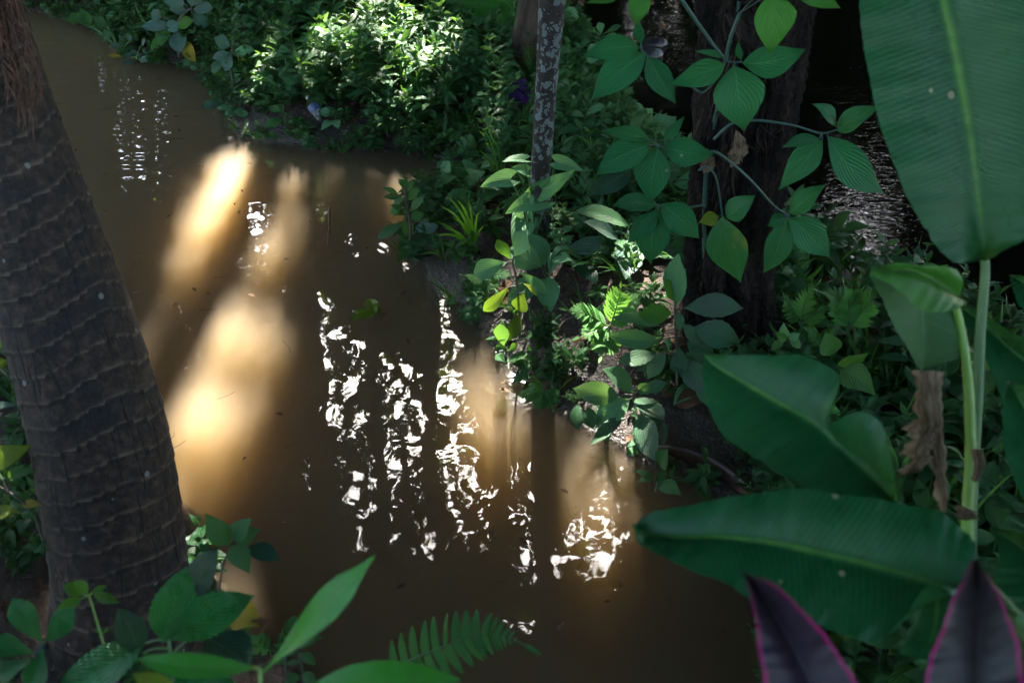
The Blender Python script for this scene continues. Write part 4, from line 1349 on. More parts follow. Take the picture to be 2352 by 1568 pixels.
tube(mb, px([(2262, 585), (2262, 640), (2252, 760), (2246, 900), (2238, 1030), (2230, 1180), (2228, 1300)], 1.76, 1.82), [.0065, .008, .009, .010], 12, 40)
mb.build('stalk', M['stem'], tall)
mb = MB()
loft_leaf(mb, px([(2106, 850), (2100, 900), (2112, 970), (2130, 1040), (2145, 1110), (2158, 1172)], 1.72, 1.74), px([(2116, 850), (2116, 900), (2124, 970), (2140, 1040), (2152, 1110), (2162, 1172)], 1.70, 1.72),
          px([(2128, 850), (2136, 900), (2142, 970), (2150, 1040), (2160, 1110), (2166, 1172)], 1.74, 1.74), nu=60, nv=12, cup=.7, ripple=.003, nick=.2)
loft_leaf(mb, px([(2118, 930), (2095, 970), (2078, 1020), (2085, 1060), (2062, 1092)], 1.73, 1.70), px([(2128, 960), (2110, 1000), (2100, 1040), (2095, 1070), (2070, 1092)], 1.71, 1.68),
          px([(2134, 985), (2130, 1020), (2128, 1050), (2118, 1076), (2066, 1094)], 1.74, 1.70), nu=60, nv=12, cup=.6, ripple=.006, nick=.3)
o = mb.build('dead_leaf', M['shrivelled'], tall); o['label'] = 'brown shrivelled dead leaf hanging down'
mb = MB()
loft_leaf(mb, px([(2230, 1030), (2236, 1070), (2230, 1100)], 1.74), px([(2242, 1030), (2250, 1065), (2236, 1105)], 1.72), px([(2254, 1030), (2258, 1068), (2242, 1105)], 1.74), nu=14, nv=6, cup=.5)
loft_leaf(mb, px([(2190, 1165), (2205, 1160), (2235, 1170)], 1.74), px([(2186, 1178), (2205, 1178), (2236, 1180)], 1.70), px([(2195, 1192), (2210, 1194), (2236, 1192)], 1.74), nu=14, nv=6, cup=.5)
mb.build('dry_bract', M['shrivelled'], tall)

low = thing('banana_plant', 'low banana plant with two broad leaves spread over the near pond', 'banana plant', PZ(2300, 1560, .1))
mb = MB()
loft_leaf(mb, px([(1617, 818), (1614, 845), (1618, 900), (1640, 965), (1665, 1005), (1700, 1028), (1750, 1065), (1790, 1085), (1840, 1115), (1900, 1135), (1980, 1148), (2058, 1160)], 1.62, 1.48),
          px([(1618, 812), (1640, 838), (1690, 868), (1745, 900), (1795, 928), (1845, 955), (1888, 984), (1920, 1012), (1960, 1050), (1995, 1085), (2030, 1122), (2062, 1158)], 1.62, 1.50),
          px([(1621, 812), (1700, 815), (1790, 815), (1838, 812), (1870, 826), (1902, 842), (1929, 862), (1922, 910), (1892, 984), (1900, 975), (1975, 950), (2030, 985), (2052, 1060), (2066, 1156)][:2] + [(1790, 815), (1840, 814), (1880, 830), (1926, 860), (1922, 905), (1895, 975), (1965, 946), (2018, 965), (2045, 1040), (2066, 1156)], 1.60, 1.47), nu=90, nv=14, cup=.07)
mb.build('leaf', M['banana'], low)
mb = MB()
loft_leaf(mb, px([(1451, 1206), (1490, 1184), (1560, 1162), (1640, 1148), (1720, 1135), (1800, 1124), (1870, 1124), (1950, 1138), (2030, 1148), (2110, 1162), (2170, 1182), (2215, 1215), (2240, 1255), (2246, 1320), (2262, 1385), (2330, 1402)], 1.40, 1.30),
          px([(1452, 1208), (1490, 1226), (1560, 1234), (1640, 1232), (1720, 1238), (1800, 1250), (1870, 1266), (1950, 1284), (2030, 1304), (2110, 1328), (2160, 1346), (2200, 1362), (2235, 1376), (2262, 1386), (2295, 1398), (2335, 1412)], 1.40, 1.28),
          px([(1452, 1210), (1472, 1246), (1530, 1286), (1600, 1312), (1670, 1342), (1740, 1386), (1800, 1412), (1870, 1436), (1930, 1452), (2000, 1474), (2040, 1458), (2085, 1405), (2127, 1346), (2180, 1362), (2240, 1380), (2330, 1412)], 1.36, 1.24), nu=120, nv=16, cup=.09, ripple=.0014)
loft_leaf(mb, px([(2132, 1346), (2120, 1390), (2098, 1445), (2064, 1500)], 1.34, 1.30), px([(2150, 1348), (2150, 1400), (2140, 1460), (2110, 1512)], 1.33, 1.28), px([(2240, 1378), (2300, 1420), (2290, 1490), (2190, 1532)], 1.30, 1.26), nu=30, nv=8, cup=.03)
mb.build('leaf', M['banana'], low)
mb = MB()
tube(mb, px([(2335, 1412), (2400, 1470), (2440, 1600)], 1.28, 1.25), [.007, .012], 10, 16)
tube(mb, px([(2062, 1158), (2120, 1215), (2250, 1330), (2400, 1500)], 1.50, 1.30), [.005, .011], 10, 20)
mb.build('stalk', M['stem'], low)

edge = thing('banana_plant', 'dark broad leaves of a banana plant cut off by the picture edge', 'banana plant', PZ(2500, 1300, .1))
broad(edge, [(2206, 700), (2215, 740), (2245, 780), (2275, 850), (2310, 930), (2380, 1010), (2450, 1040)], [(2207, 699), (2260, 745), (2320, 800), (2380, 850), (2430, 900), (2470, 960), (2500, 1040)],
      [(2212, 700), (2270, 728), (2350, 775), (2440, 800), (2500, 840), (2540, 900), (2550, 1000)], (2.0, 1.9), (2.0, 1.9), (1.95, 1.85))
broad(edge, [(2318, 876), (2308, 910), (2302, 980), (2310, 1040), (2332, 1110), (2370, 1180), (2440, 1250)], [(2319, 875), (2345, 920), (2380, 980), (2410, 1040), (2440, 1110), (2470, 1180), (2500, 1250)],
      [(2322, 876), (2380, 890), (2450, 920), (2500, 980), (2540, 1060), (2560, 1150), (2560, 1250)], (1.5, 1.4), (1.5, 1.4), (1.46, 1.36))
broad(edge, [(2276, 1208), (2290, 1245), (2292, 1285), (2284, 1330), (2280, 1370), (2300, 1420)], [(2278, 1207), (2340, 1250), (2390, 1290), (2430, 1330), (2470, 1380), (2500, 1420)],
      [(2280, 1206), (2350, 1225), (2430, 1260), (2500, 1310), (2540, 1360), (2560, 1420)], (1.55, 1.5), (1.55, 1.48), (1.5, 1.45))
broad(edge, [(2318, 632), (2325, 660), (2340, 700), (2400, 760)], [(2319, 631), (2360, 655), (2400, 690), (2450, 760)], [(2320, 630), (2380, 640), (2440, 670), (2500, 740)], (2.1, 2.0), (2.1, 2.0), (2.08, 2.0))
broad(edge, [(2100, 1520), (2140, 1550), (2220, 1600), (2300, 1660)], [(2100, 1518), (2180, 1530), (2280, 1580), (2380, 1660)], [(2102, 1516), (2200, 1500), (2320, 1530), (2450, 1640)], (1.6, 1.5), (1.6, 1.5), (1.6, 1.5))
mb = MB()
tube(mb, px([(2500, 1040), (2510, 1150), (2520, 1300), (2520, 1500)], 1.9, 1.8), [.008, .014], 10, 14)
mb.build('stalk', M['stem'], edge)

ti = thing('cordyline', 'dark purple cordyline leaves edged in magenta at the lower right', 'cordyline', P(1990, 2100, 1.2))
for L_, C_, R_ in [([(1703, 1312), (1716, 1340), (1728, 1385), (1738, 1440), (1746, 1510), (1758, 1580), (1775, 1680)], [(1704, 1313), (1730, 1342), (1765, 1390), (1802, 1450), (1838, 1520), (1866, 1590), (1890, 1680)], [(1706, 1314), (1752, 1328), (1810, 1368), (1868, 1428), (1925, 1498), (1968, 1572), (2005, 1680)]),
                   ([(2238, 1284), (2212, 1330), (2184, 1390), (2156, 1460), (2130, 1535), (2112, 1610), (2100, 1690)], [(2241, 1284), (2243, 1340), (2246, 1400), (2248, 1470), (2246, 1540), (2242, 1610), (2238, 1690)], [(2244, 1286), (2275, 1330), (2304, 1385), (2330, 1450), (2348, 1530), (2356, 1610), (2360, 1690)])]:
    o = broad(ti, L_, C_, R_, (1.02, .98), (1.05, 1.0), (1.02, .98), 'ti', nu=60, nv=32, cup=.02, ripple=.0012, nick=0)
mb = MB()
tube(mb, [P(1890, 1680, 1.0), P(1930, 1850, 1.05), P(1990, 2100, 1.2)], [.006, .01], 8, 10)
tube(mb, [P(2238, 1690, 1.0), P(2150, 1850, 1.05), P(1990, 2100, 1.2)], [.006, .01], 8, 10)
mb.build('stem', M['stem_dark'], ti)

# ------------------------------------------------------------------ foreground plants at the lower left
SER = dict(nu=26, nv=8, fold=.12, arch=.06, wave=.10, serr=.035, prof='elliptic')
f1 = Plant('broadleaf_plant', 'foreground plant with big toothed quilted leaves below the palm', 'plant', (395, 1640), depth=1.75, nmix=.4, jit=.12)
f1.stem([(400, 1640), (396, 1540), (388, 1470)], 10, 7)
for b in [(372, 1473, 430, 1300, 47, 'serrate'), (396, 1466, 586, 1366, 46, 'serrate'), (330, 1478, 130, 1584, 48, 'serrate'), (324, 1500, 270, 1396, 32, 'dark_leaf'), (420, 1610, 330, 1560, 40, 'serrate'), (400, 1540, 560, 1590, 44, 'serrate')]:
    f1.leaf(*b, **SER, pw=7)
for b in [(440, 1370, 500, 1258, 36, 'dark_leaf'), (440, 1420, 498, 1330, 30, 'dark_leaf'), (465, 1462, 580, 1540, 56, 'dark_leaf')]:
    f1.leaf(*b, **SER, ob=.1, pw=6)
f1.done()
f2 = Plant('mango_seedling', 'seedling with long smooth lance leaves rising at the bottom edge', 'seedling', (600, 1680), depth=1.35, nmix=.35, jit=.12)
f2.stem([(604, 1690), (600, 1600), (598, 1535)], 14, 9)
f2.leaf(602, 1545, 866, 1270, 34, 'mango', prof='mango', nu=26, nv=8, fold=.22, arch=.04, wave=.08, pw=9, ot=-.06, pet=False)
f2.leaf(585, 1532, 308, 1512, 30, 'mango', prof='elliptic', nu=26, nv=8, fold=.15, arch=.08, wave=.08, pw=8)
f2.leaf(680, 1600, 1064, 1560, 50, 'mango', prof='elliptic', nu=26, nv=8, fold=.15, arch=.08, wave=.08, pw=8)
f2.leaf(420, 1610, 304, 1545, 26, 'yellow_green', prof='elliptic', nu=20, nv=8, label='pale yellowing leaf')
f2.leaf(600, 1600, 470, 1640, 40, 'mango', prof='elliptic', nu=20, nv=8)
f2.done('stem_yellow')
f3 = Plant('seedling', 'thin bright seedling with small leaflets in front of the palm base', 'seedling', (250, 1560), depth=1.95, nmix=.4)
f3.stem([(252, 1565), (238, 1480), (222, 1425), (205, 1368)], 7, 5)
for b in [(190, 1365, 146, 1342, 14), (202, 1362, 168, 1334, 13), (190, 1372, 130, 1404, 14), (212, 1359, 246, 1344, 7), (214, 1362, 274, 1384, 12), (236, 1455, 215, 1448, 4), (238, 1452, 250, 1440, 4)]:
    f3.leaf(*b, 'bright', prof='elliptic', nu=14, nv=6, serr=.03)
f3.done('stem_yellow')
f4 = Plant('palmate_plant', 'dark plant of five drooping leaflets at the lower left corner', 'plant', (95, 1640), depth=1.7, nmix=.4, jit=.15)
f4.stem([(98, 1640), (92, 1560), (90, 1495)], 8, 6)
for b in [(96, 1472, 27, 1374, 28), (104, 1474, 172, 1396, 25), (80, 1500, -22, 1470, 26), (76, 1509, -14, 1558, 28), (100, 1489, 68, 1582, 29)]:
    f4.leaf(*b, 'serrate', prof='obovate', nu=24, nv=6, fold=.14, arch=.08, serr=.025, pw=5)
f4.done('stem_dark')
f5 = Plant('pond_seedling', 'seedling with five leathery leaves over the water right of the palm', 'seedling', (500, 1370), depth=2.25, nmix=.5, jit=.15)
f5.stem([(500, 1372), (512, 1300), (532, 1249)], 6, 5)
for b in [(528, 1249, 469, 1176, 26, 'green'), (538, 1245, 602, 1214, 23, 'green'), (536, 1241, 580, 1187, 22, 'dusty_green'), (530, 1251, 573, 1318, 25, 'green'), (568, 1256, 648, 1290, 21, 'dark_leaf')]:
    f5.leaf(*b, prof='ovate', nu=16, nv=6, fold=.15, arch=.07, wave=.1)
f5.done('stem_brown')
mb = MB()
A = P(528, 1398, 1.9); B = P(596, 1440, 1.86)
leaf(mb, A, B, 36 / FPX * 1.9, UP * .4 + near_cam(A), 'elliptic', 14, 6, .25, .1, .3)
tag(mb.build('yellow_leaf', M['yellow'], loc=A), 'yellow curling leaf hanging beside the toothed foreground leaves', 'leaf')
mb = MB()
A = P(570, 1452, 1.88); B = P(628, 1424, 1.86)
leaf(mb, A, B, 17 / FPX * 1.9, UP * .4 + near_cam(A), 'elliptic', 14, 6, .35, .1, .4, .06)
tag(mb.build('dead_leaf', M['dead'], loc=A), 'brown curled dead leaf next to the yellow leaf', 'dead leaf')
f6 = Plant('bank_shrub', 'shrub with one yellow sunlit leaf left of the palm trunk', 'shrub', (15, 1330), depth=2.45, nmix=.4)
f6.stem([(100, 1240), (70, 1170), (20, 1130), (-40, 1100)], 7, 5).stem([(20, 1135), (18, 1100), (-10, 1050)], 4, 3).stem([(20, 1135), (-12, 1050), (0, 960), (30, 920), (45, 900)], 4, 2)
for b in [(-34, 1058, 76, 1020, 26, 'yellow_green'), (20, 1097, 60, 1064, 11, 'green'), (22, 1098, 86, 1084, 12, 'green'), (20, 1100, 42, 1117, 13, 'green'), (18, 1096, -14, 1078, 14, 'green'), (-22, 1177, 53, 1178, 17, 'yellow_green'), (48, 1180, 84, 1192, 9, 'green'), (10, 1130, -20, 1140, 10, 'green'),
          (-30, 935, 50, 928, 10, 'grey_green'), (45, 905, 38, 890, 5, 'green'), (-20, 800, 12, 760, 14, 'green'), (-20, 830, 30, 832, 12, 'yellow_green')]:
    f6.leaf(*b, prof='ovate', nu=14, nv=6)
f6.leaf(48, 1160, 97, 1161, 11, 'yellow', prof='ovate', label='small yellow leaf')
f6.done('stem_brown')
f7 = Plant('weed', 'small dark rosette weed against the left foot of the palm', 'weed', (95, 1260), depth=2.5, nmix=.5)
for a in range(9):
    th = a * .72
    f7.leaf(95, 1248, 95 + 34 * math.cos(th), 1248 + 26 * math.sin(th), 8, 'herb_dark', prof='elliptic', nu=8, nv=4)
f7.done()
f8 = Plant('weed', 'thin stemmed weed behind the long lance leaf at the bottom edge', 'weed', (690, 1600), depth=2.0, nmix=.5)
f8.stem([(700, 1600), (693, 1530), (684, 1484), (684, 1462)], 4, 3).stem([(660, 1600), (655, 1520), (660, 1490)], 4, 3)
for b in [(684, 1490, 626, 1478, 13), (684, 1486, 746, 1462, 13), (690, 1500, 728, 1528, 13), (684, 1470, 680, 1456, 5), (656, 1500, 628, 1494, 7), (656, 1502, 690, 1496, 7), (656, 1520, 628, 1520, 7), (658, 1522, 694, 1520, 7), (694, 1545, 730, 1575, 14), (690, 1550, 650, 1570, 14)]:
    f8.leaf(*b, 'green', prof='ovate', nu=12, nv=4)
f8.done('stem_dark')
fern('fern', 'single dark toothed fern frond over the water at the bottom centre', (860, 1580), [[(862, 1552, 0), (945, 1514, -.03), (1030, 1480, -.05), (1105, 1456, -.06), (1160, 1460, -.06), (1206, 1482, -.06)]], 84, w=.17, n=15, depth=1.95,
     hint=UP * .35 + unit(CC - P(1000, 1490, 1.95)), ang=82, nu=16, drop=.05, serr=.16)

# ------------------------------------------------------------------ things lying about
fl = G(1120, 95)
root = thing('fallen_leaf', 'torn pale banana leaf fallen on the far bank left of the stump', 'fallen leaf', fl)
mb = MB()
g = lambda pts, h: [G(x, y) + UP * h_ for (x, y), h_ in zip(pts, h)]
loft_leaf(mb, g([(985, 40), (1040, 52), (1095, 62), (1150, 62), (1190, 60)], [.25, .28, .28, .26, .25]), g([(990, 60), (1045, 80), (1100, 96), (1150, 98), (1188, 92)], [.16, .18, .2, .2, .2]), g([(1000, 85), (1050, 108), (1100, 122), (1150, 124), (1182, 118)], [.1, .06, .05, .05, .05]), nu=40, nv=10, cup=.1)
mb.build('blade', M['banana_light'], root)
mb = MB()
loft_leaf(mb, g([(900, -5), (980, -2), (1060, 0), (1130, 8)], [.3, .35, .38, .35]), g([(910, 12), (985, 22), (1065, 32), (1135, 30)], [.22, .25, .28, .28]), g([(920, 30), (990, 45), (1060, 62), (1128, 50)], [.15, .14, .14, .16]), nu=40, nv=10, cup=.1)
o = mb.build('blade', M['banana'], root); o['label'] = 'darker torn half'

bt = G(727, 268)
root = thing('plastic_bottle', 'small crushed plastic bottle with a blue label among sunlit herbs', 'bottle', bt)
ax = unit(G(742, 290) - G(712, 244)); ax = unit(ax + UP * -.1)


def lathe(mb, o_, ax, prof, ns=20):
    a = unit(np.cross(ax, UP)); b = np.cross(a, ax)
    th = np.linspace(0, 2 * np.pi, ns, endpoint=False)
    V = np.array([[o_ + ax * z + a * r * math.cos(t) + b * r * math.sin(t) for t in th] for z, r in prof])
    mb.add(V.reshape(-1, 3), grid_faces(len(prof), ns, True))


o_ = G(712, 250) + UP * .05
mb = MB(); lathe(mb, o_, ax, [(0, .009), (.01, .009), (.016, .014), (.03, .024), (.05, .026), (.09, .025), (.10, .022), (.12, .026), (.128, .02), (.13, .001)]); mb.build('body', M['bottle'], root)
mb = MB(); lathe(mb, o_, ax, [(.048, .0268), (.06, .0272), (.09, .0262), (.094, .0262)]); mb.build('label_band', M['blue_label'], root)
mb = MB(); lathe(mb, o_, ax, [(-.014, .001), (-.013, .011), (.004, .011), (.005, .009)]); mb.build('cap', M['cap'], root)

cl = G(1197, 236)
mb = MB()
nx = 28
U_, V_ = np.meshgrid(np.linspace(-1, 1, nx), np.linspace(-1, 1, nx))
rr_ = np.hypot(U_, V_)
hh = .085 * np.clip(1 - rr_ ** 2, 0, 1) * (1 + 1.4 * (fbm(U_ * 2.5 + 3, V_ * 2.5, 71, 3) - .4)) + .012 * np.sin(U_ * 11 + 4 * V_)
v = np.stack([cl[0] + U_ * .10 + .02 * np.sin(V_ * 6), cl[1] + V_ * .07, cl[2] + hh + .005], -1)
mb.add(v.reshape(-1, 3), grid_faces(nx, nx)[:, ::-1])
tag(mb.build('rag', M['cloth'], loc=cl), 'crumpled purple rag on the ground left of the lichen trunk', 'rag')

fy = PZ(862, 722, .004)
mb = MB()
for a, L in [(205, .10), (170, .085), (75, .05), (50, .045), (110, .11)]:
    d = np.array([math.cos(R(a)), math.sin(R(a)) * 1.0, .02])
    leaf(mb, fy, fy + d * L, L * .22, UP, 'elliptic', 10, 4, .2, .05, .1)
tag(mb.build('floating_sprig', M['yellow_green'], loc=fy), 'yellow green leaf sprig floating in the middle of the pond', 'sprig')
mb = MB()
tw = [PZ(752, 560, .004), PZ(756, 520, .006), PZ(757, 480, .008), PZ(758, 470, .012)]
tube(mb, tw, [.0025, .005, .004, .001], 6, 16, shape=lambda t, th: 1 + .8 * (vnoise(np.cos(th) * 2 + t * 30, np.sin(th), 5) - .5))
tag(mb.build('twig', M['dead'], loc=tw[0]), 'thin brown twig floating upright in the pond reflections', 'twig')
mb = MB()
tw = [G(1283, 765) + UP * .02, G(1300, 752) + UP * .03, G(1345, 735) + UP * .03]
tube(mb, tw, [.004, .002], 6, 10)
tag(mb.build('twig', M['stem_brown'], loc=tw[0]), 'grey fallen twig on the red soil beside the sunlit fern', 'twig')
for k, (x, y, s, lab) in enumerate([(1480, 130, .10, 'dark wet stone in the stream beside the vine leaves'), (1505, 105, .07, 'small dark stone breaking the stream current'), (905, 270, .05, 'grey stone at the foot of the far bank')]):
    c = G(x, y)
    mb = MB()
    th = np.linspace(0, 2 * np.pi, 24, endpoint=False); phi = np.linspace(.02, np.pi - .02, 14)
    PH, TH = np.meshgrid(phi, th, indexing='ij')
    rr3 = s * (1 + .5 * (fbm(np.sin(PH) * np.cos(TH) * 1.5 + k, np.sin(PH) * np.sin(TH) * 1.5 + np.cos(PH), 81 + k, 3) - .5))
    v = np.stack([c[0] + rr3 * np.sin(PH) * np.cos(TH), c[1] + .7 * rr3 * np.sin(PH) * np.sin(TH), c[2] + .45 * rr3 * np.cos(PH) + .01], -1)
    mb.add(v.reshape(-1, 3), grid_faces(14, 24, True))
    tag(mb.build('stone', M['stone'], loc=c), lab, 'stone', 'stones at the water')
for (x, y, mat, lab) in [(1335, 18, 'dead', 'red brown fallen leaf on the muddy stream edge by the lichen trunk'), (1486, 22, 'dead', 'orange fallen leaf on the stones at the top of the stream'), (1525, 76, 'dead', 'rust orange leaf stuck on a stone in the stream'), (1150, 225, 'dead', 'curled tan dead leaf on the bank beside the purple rag'),
                         (1600, 940, 'dead', 'big brown dead leaf draped on the dark bank under the broad leaf')]:
    c = G(x, y) + UP * .03
    mb = MB()
    L = .13 if y > 900 else .11
    a = rng.uniform(0, 6.28); d = np.array([math.cos(a), .4 * math.sin(a), .1])
    leaf(mb, c - d * L / 2, c + d * L / 2, L * .28, UP + near_cam(c) * .6, 'ovate', 14, 6, .4, .12, .4, .05)
    tag(mb.build('dead_leaf', M[mat], loc=c), lab, 'dead leaf')

# ------------------------------------------------------------------ undergrowth
def herb_proto(kind, seed):
    global rng
    old, rng = rng, np.random.default_rng(seed)
    mb = MB()
    if kind in ('lance', 'ovate', 'dark'):
        for s in range(rng.integers(4, 7)):
            a = rng.uniform(0, 6.28); tilt = rng.uniform(.1, .75); L = rng.uniform(.10, .24)
            e = np.array([math.cos(a) * math.sin(tilt), math.sin(a) * math.sin(tilt), math.cos(tilt)]) * L
            pts = [np.zeros(3), e * .5 + UP * .02, e]
            tube(mb, pts, [.0018, .001], 4, 5, m=1)
            c = catmull(pts, 12)
            nn = int(rng.integers(3, 6))
            for k in range(nn):
                q = c[int(3 + k * 8 / nn)]
                for sg in (0, math.pi):
                    b = a + 1.57 + sg + k * 1.57 + rng.uniform(-.4, .4)
                    el = rng.uniform(-.35, .45)
                    l = rng.uniform(.065, .12) * (1 - .25 * k / nn) * (1.1 if kind == 'lance' else .85)
                    d = np.array([math.cos(b) * math.cos(el), math.sin(b) * math.cos(el), math.sin(el)])
                    leaf(mb, q, q + d * l, l * (.17 if kind == 'lance' else .27), UP + .3 * rng.normal(size=3), 'lance' if kind == 'lance' else 'ovate', 5, 2, .25, .10, .08)
            for k in range(3):
                b = rng.uniform(0, 6.28); l = rng.uniform(.035, .06)
                leaf(mb, c[-1], c[-1] + l * np.array([math.cos(b) * .8, math.sin(b) * .8, .6]), l * .2, UP + .3 * rng.normal(size=3), 'lance', 5, 2, .25, .08)
    elif kind == 'broad':
        for s in range(rng.integers(5, 9)):
            a = s * 2.4 + rng.uniform(-.4, .4); el = rng.uniform(-.1, .7); l = rng.uniform(.09, .17)
            h = np.array([.02 * math.cos(a), .02 * math.sin(a), rng.uniform(.04, .16)])
            d = np.array([math.cos(a) * math.cos(el), math.sin(a) * math.cos(el), math.sin(el) - .25])
            tube(mb, [np.zeros(3), h * .6, h], [.002, .0015], 4, 5, m=1)
            leaf(mb, h, h + d * l, l * rng.uniform(.22, .3), UP + .3 * rng.normal(size=3), 'elliptic', 9, 4, .2, .12, .12)
    elif kind == 'grass':
        for s in range(rng.integers(14, 22)):
            a = rng.uniform(0, 6.28); L = rng.uniform(.10, .26); r = rng.uniform(.3, .9)
            B = np.array([rng.normal() * .02, rng.normal() * .02, 0])
            T = B + L * np.array([math.cos(a) * r, math.sin(a) * r, rng.uniform(.25, .9)])
            leaf(mb, B, T, rng.uniform(.003, .006), UP + .5 * rng.normal(size=3), 'blade', 7, 2, .3, .14)
    elif kind == 'fernlet':
        for s in range(rng.integers(3, 6)):
            a = rng.uniform(0, 6.28); L = rng.uniform(.13, .24); el = rng.uniform(.2, .9)
            d = np.array([math.cos(a) * math.cos(el), math.sin(a) * math.cos(el), math.sin(el)])
            frond(mb, [np.zeros(3), d * L * .55 + UP * .02, d * L - UP * .03], L * .3, 9, .2, serr=0, nu=3, rach=.001)
    v = np.concatenate(mb.v); mb.rad = np.abs(v).max()
    rng = old
    return mb


KINDS = {
    'lance': (['herb', 'stem'], [herb_proto('lance', 101), herb_proto('lance', 102), herb_proto('lance', 103)]),
    'ovate': (['dusty_green', 'stem_brown'], [herb_proto('ovate', 111), herb_proto('ovate', 112)]),
    'dark': (['herb_dark', 'stem_dark'], [herb_proto('dark', 121), herb_proto('lance', 122)]),
    'broad': (['green', 'stem'], [herb_proto('broad', 151), herb_proto('broad', 152), herb_proto('broad', 153)]),
    'pale': (['arrow', 'stem'], [herb_proto('broad', 161), herb_proto('broad', 162)]),
    'grass': (['grass', 'stem'], [herb_proto('grass', 131), herb_proto('grass', 132)]),
    'fernlet': (['fern', 'stem'], [herb_proto('fernlet', 141), herb_proto('fernlet', 142)]),
}
BARE = [[(1150, 195), (1235, 195), (1235, 275), (1150, 275)], [(695, 240), (760, 240), (765, 320), (700, 320)], [(1440, 600), (1545, 595), (1560, 670), (1440, 690)], [(1235, 730), (1310, 720), (1340, 800), (1250, 840)], [(1130, 150), (1230, 140), (1230, 200), (1150, 215)], [(990, 270), (1040, 240), (1060, 300), (1000, 320)], [(1480, 930), (1620, 930), (1760, 1160), (1560, 1100)], [(1300, 0), (1480, 0), (1480, 60), (1330, 60)]]
HEROES = [[(1380, 640), (1720, 640), (1720, 1080), (1300, 1080), (1300, 860)], [(1290, 480), (1570, 480), (1570, 660), (1290, 660)], [(1090, 370), (1340, 370), (1330, 600), (1100, 600)], [(1080, 540), (1260, 540), (1250, 850), (1130, 850)], [(1290, 660), (1500, 660), (1450, 830), (1290, 830)], [(990, 450), (1120, 450), (1120, 680), (990, 660)]]
xs = rng.uniform(-3.8, 4.4, 76000); ys = rng.uniform(1.4, 8.2, 76000)
zz = np.maximum(height(xs, ys), 0)
dd = polydist(xs, ys, SPIT)
pp = proj(np.stack([xs, ys, zz], -1))
ok = (dd > -.03) & (pp[:, 0] > -120) & (pp[:, 0] < 3300) & (pp[:, 1] > -70) & (pp[:, 1] < 1640)
for poly in BARE:
    ok &= ~(inpoly(pp[:, 0], pp[:, 1], poly) & (rng.random(len(xs)) < .97))
idx = np.where(ok)[0]
cell = set(); sel = []
for i in idx:                                           # keep them a hand's breadth apart
    s = .092 if pp[i][1] < 700 else .085
    key = (int(xs[i] / s), int(ys[i] / s))
    if key in cell:
        continue
    cell.add(key); sel.append(i)
herbs = []
for _ in range(900):
    x, y = rng.uniform(-2.6, -.3), rng.uniform(1.2, 3.6)
    if polydist(np.array([x]), np.array([y]), NEARB)[0] < .0:
        continue
    z_ = float(height(x, y)); a_ = proj(np.array([x, y, z_]))
    if not (-60 < a_[0] < 760 and 600 < a_[1] < 1700) or math.hypot(x - pb[0], y - pb[1]) < .24 or rng.random() < .6:
        continue
    herbs.append((['dark', 'dark', 'lance', 'grass', 'fernlet'][int(rng.integers(0, 5))], int(rng.integers(0, 3)), x, y, z_, rng.uniform(.45, .8), rng.uniform(0, 6.28), a_[0], a_[1]))
for i in sel:
    x, y = pp[i]
    right = x > 1720 and y > 540
    r = rng.random()
    if right:
        k = 'grass' if r < .40 else 'dark' if r < .74 else 'lance' if r < .84 else 'broad' if r < .92 else 'fernlet'
    elif y < 345 and x < 1230:
        k = 'lance' if r < .56 else 'ovate' if r < .70 else 'dark' if r < .78 else 'grass' if r < .85 else 'broad' if r < .92 else 'pale' if r < .96 else 'fernlet'
    else:
        k = 'lance' if r < .36 else 'dark' if r < .50 else 'ovate' if r < .60 else 'grass' if r < .72 else 'broad' if r < .85 else 'pale' if r < .93 else 'fernlet'
    big = rng.uniform(.65, 1.15) * (.62 + .5 * min(1, dd[i] / .25))
    if 530 < x < 820 and 240 < y < 350:
        big *= .7
    if any(inpoly(x, y - 15, z_) for z_ in HEROES):
        if rng.random() < .25:
            continue
        big *= .52 if x > 1280 and y > 640 else .68
    herbs.append((k, int(rng.integers(0, 3)), xs[i], ys[i], float(zz[i]), big, rng.uniform(0, 6.28), x, y))
inview = [h for h in herbs if -20 < h[7] < 2372 and -20 < h[8] < 1590]
inview.sort(key=lambda h: h[3])
ONE = set(id(h) for h in inview[:285])
protos, rest, nplace = {}, {}, {}
WORD = {'lance': ('herb', 'narrow leaved green herb'), 'ovate': ('herb', 'oval leaved dusty herb'), 'dark': ('herb', 'dark green leafy herb'), 'grass': ('grass_clump', 'thin bladed grass clump'), 'broad': ('broadleaf_weed', 'glossy broad leaved weed'), 'pale': ('broadleaf_weed', 'pale broad leaved weed'), 'fernlet': ('fern', 'small feathery fern')}
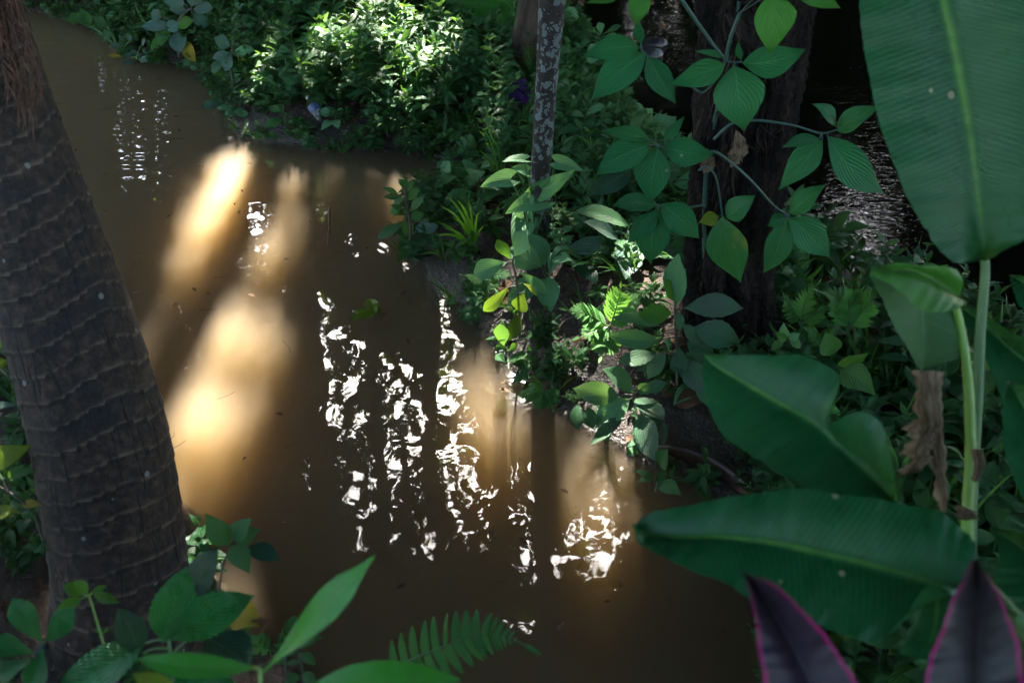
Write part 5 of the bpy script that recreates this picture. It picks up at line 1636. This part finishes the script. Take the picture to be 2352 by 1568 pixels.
for h in herbs:
    k, vi, x, y, z, s, rot, pxx, pyy = h
    mats, pr = KINDS[k]
    mbp_ = pr[vi % len(pr)]
    if id(h) in ONE:
        key = (k, vi % len(pr))
        if key not in protos:
            o = mbp_.build(WORD[k][0], [M[m] for m in mats], loc=(0, 0, 0))
            protos[key] = o
        else:
            o = protos[key].copy(); COL.objects.link(o)
        o.location = (x, y, z - .005); o.rotation_euler = (rng.normal() * .12, rng.normal() * .12, rot); o.scale = (s, s, s)
        where = 'in the shade below the palm trunk' if pxx < 760 and pyy > 600 else 'on the shaded stream bank behind the broad leaves' if pxx > 1720 else 'on the spit between the dark trunk and the pond' if pyy > 560 else 'in the mat around the lichen trunk' if pxx > 1000 else 'on the far bank above the sunlit water'
        tag(o, WORD[k][1] + ' ' + where, WORD[k][0].replace('_', ' '), WORD[k][1] + 's ' + where)
    else:
        r = rest.setdefault(k, MB())
        v = np.concatenate(mbp_.v)
        c_, s_ = math.cos(rot), math.sin(rot)
        v = np.stack([v[:, 0] * c_ - v[:, 1] * s_, v[:, 0] * s_ + v[:, 1] * c_, v[:, 2]], -1) * s + np.array([x, y, z - .005])
        r.add(v, np.concatenate(mbp_.f), np.concatenate(mbp_.uv), (np.concatenate(mbp_.r) + rng.random()) % 1)
        r.m[-1] = np.concatenate(mbp_.m)
for k, r in rest.items():
    o = r.build('undergrowth', [M[m] for m in KINDS[k][0]], loc=(0, 5, .2))
    tag(o, {'lance': 'carpet of narrow leaved herbs covering the far bank', 'ovate': 'oval leaved herbs mixed through the far bank carpet', 'dark': 'dark leafy growth filling the far bank carpet', 'grass': 'thin grass running through the far bank carpet', 'broad': 'glossy broad leaved weeds rising from the far bank carpet', 'pale': 'pale broad leaved weeds rising from the far bank carpet', 'fernlet': 'tiny ferns scattered in the far bank carpet'}[k], 'undergrowth', kind='stuff')
print('HERBS', len(herbs), 'one by one', len(ONE))

# leaf litter and twigs on the mud
mb = MB()
k = 0
while k < 900:
    i = idx[rng.integers(0, len(idx))] if rng.random() < .8 else rng.integers(0, len(xs))
    if polydist(xs[i], ys[i], SPIT) < .02:
        continue
    c = np.array([xs[i], ys[i], height(xs[i], ys[i]) + .006])
    L = rng.uniform(.025, .08); a = rng.uniform(0, 6.28); d = np.array([math.cos(a), math.sin(a), rng.uniform(-.15, .3)])
    if rng.random() < .3:
        tube(mb, [c, c + d * L * 1.6], [.0015, .0008], 4, 4)
    else:
        leaf(mb, c - d * L / 2, c + d * L / 2, L * rng.uniform(.18, .3), UP + .4 * rng.normal(size=3), 'ovate', 6, 2, .4, .12, .3)
    k += 1
lx, ly = rng.uniform(-2.2, -.6, 900), rng.uniform(1.3, 3.6, 900)
m_ = polydist(lx, ly, NEARB) > .02
for x, y in zip(lx[m_][:260], ly[m_][:260]):
    c = np.array([x, y, float(height(x, y)) + .006])
    L = rng.uniform(.03, .09); a = rng.uniform(0, 6.28); d = np.array([math.cos(a), math.sin(a), rng.uniform(-.1, .3)])
    leaf(mb, c - d * L / 2, c + d * L / 2, L * rng.uniform(.12, .28), UP + .4 * rng.normal(size=3), 'ovate', 6, 2, .4, .12, .3)
tag(mb.build('leaf_litter', M['dead'], loc=(0, 4, .1)), 'brown dead leaves and twigs littering the muddy banks', 'leaf litter', kind='stuff')

mb = MB()
n_ = 0
while n_ < 110:
    x, y = rng.uniform(-2.3, .8), rng.uniform(1.8, 6.5)
    if max(polydist(np.array([x]), np.array([y]), SPIT)[0], polydist(np.array([x]), np.array([y]), NEARB)[0]) > -.06:
        continue
    c = np.array([x, y, .006]); L = rng.uniform(.012, .045); a = rng.uniform(0, 6.28); d = np.array([math.cos(a), math.sin(a), 0])
    if rng.random() < .35:
        tube(mb, [c, c + d * L + np.array([.006, 0, 0]), c + d * L * 2], [.0012, .0008], 4, 5)
    else:
        leaf(mb, c - d * L / 2, c + d * L / 2, L * .2, UP, 'lance', 5, 2, .2, .05)
    n_ += 1
tag(mb.build('floating_litter', M['dead'], loc=(0, 4, 0)), 'scattered bits of leaf and twig floating on the pond', 'litter', kind='stuff')
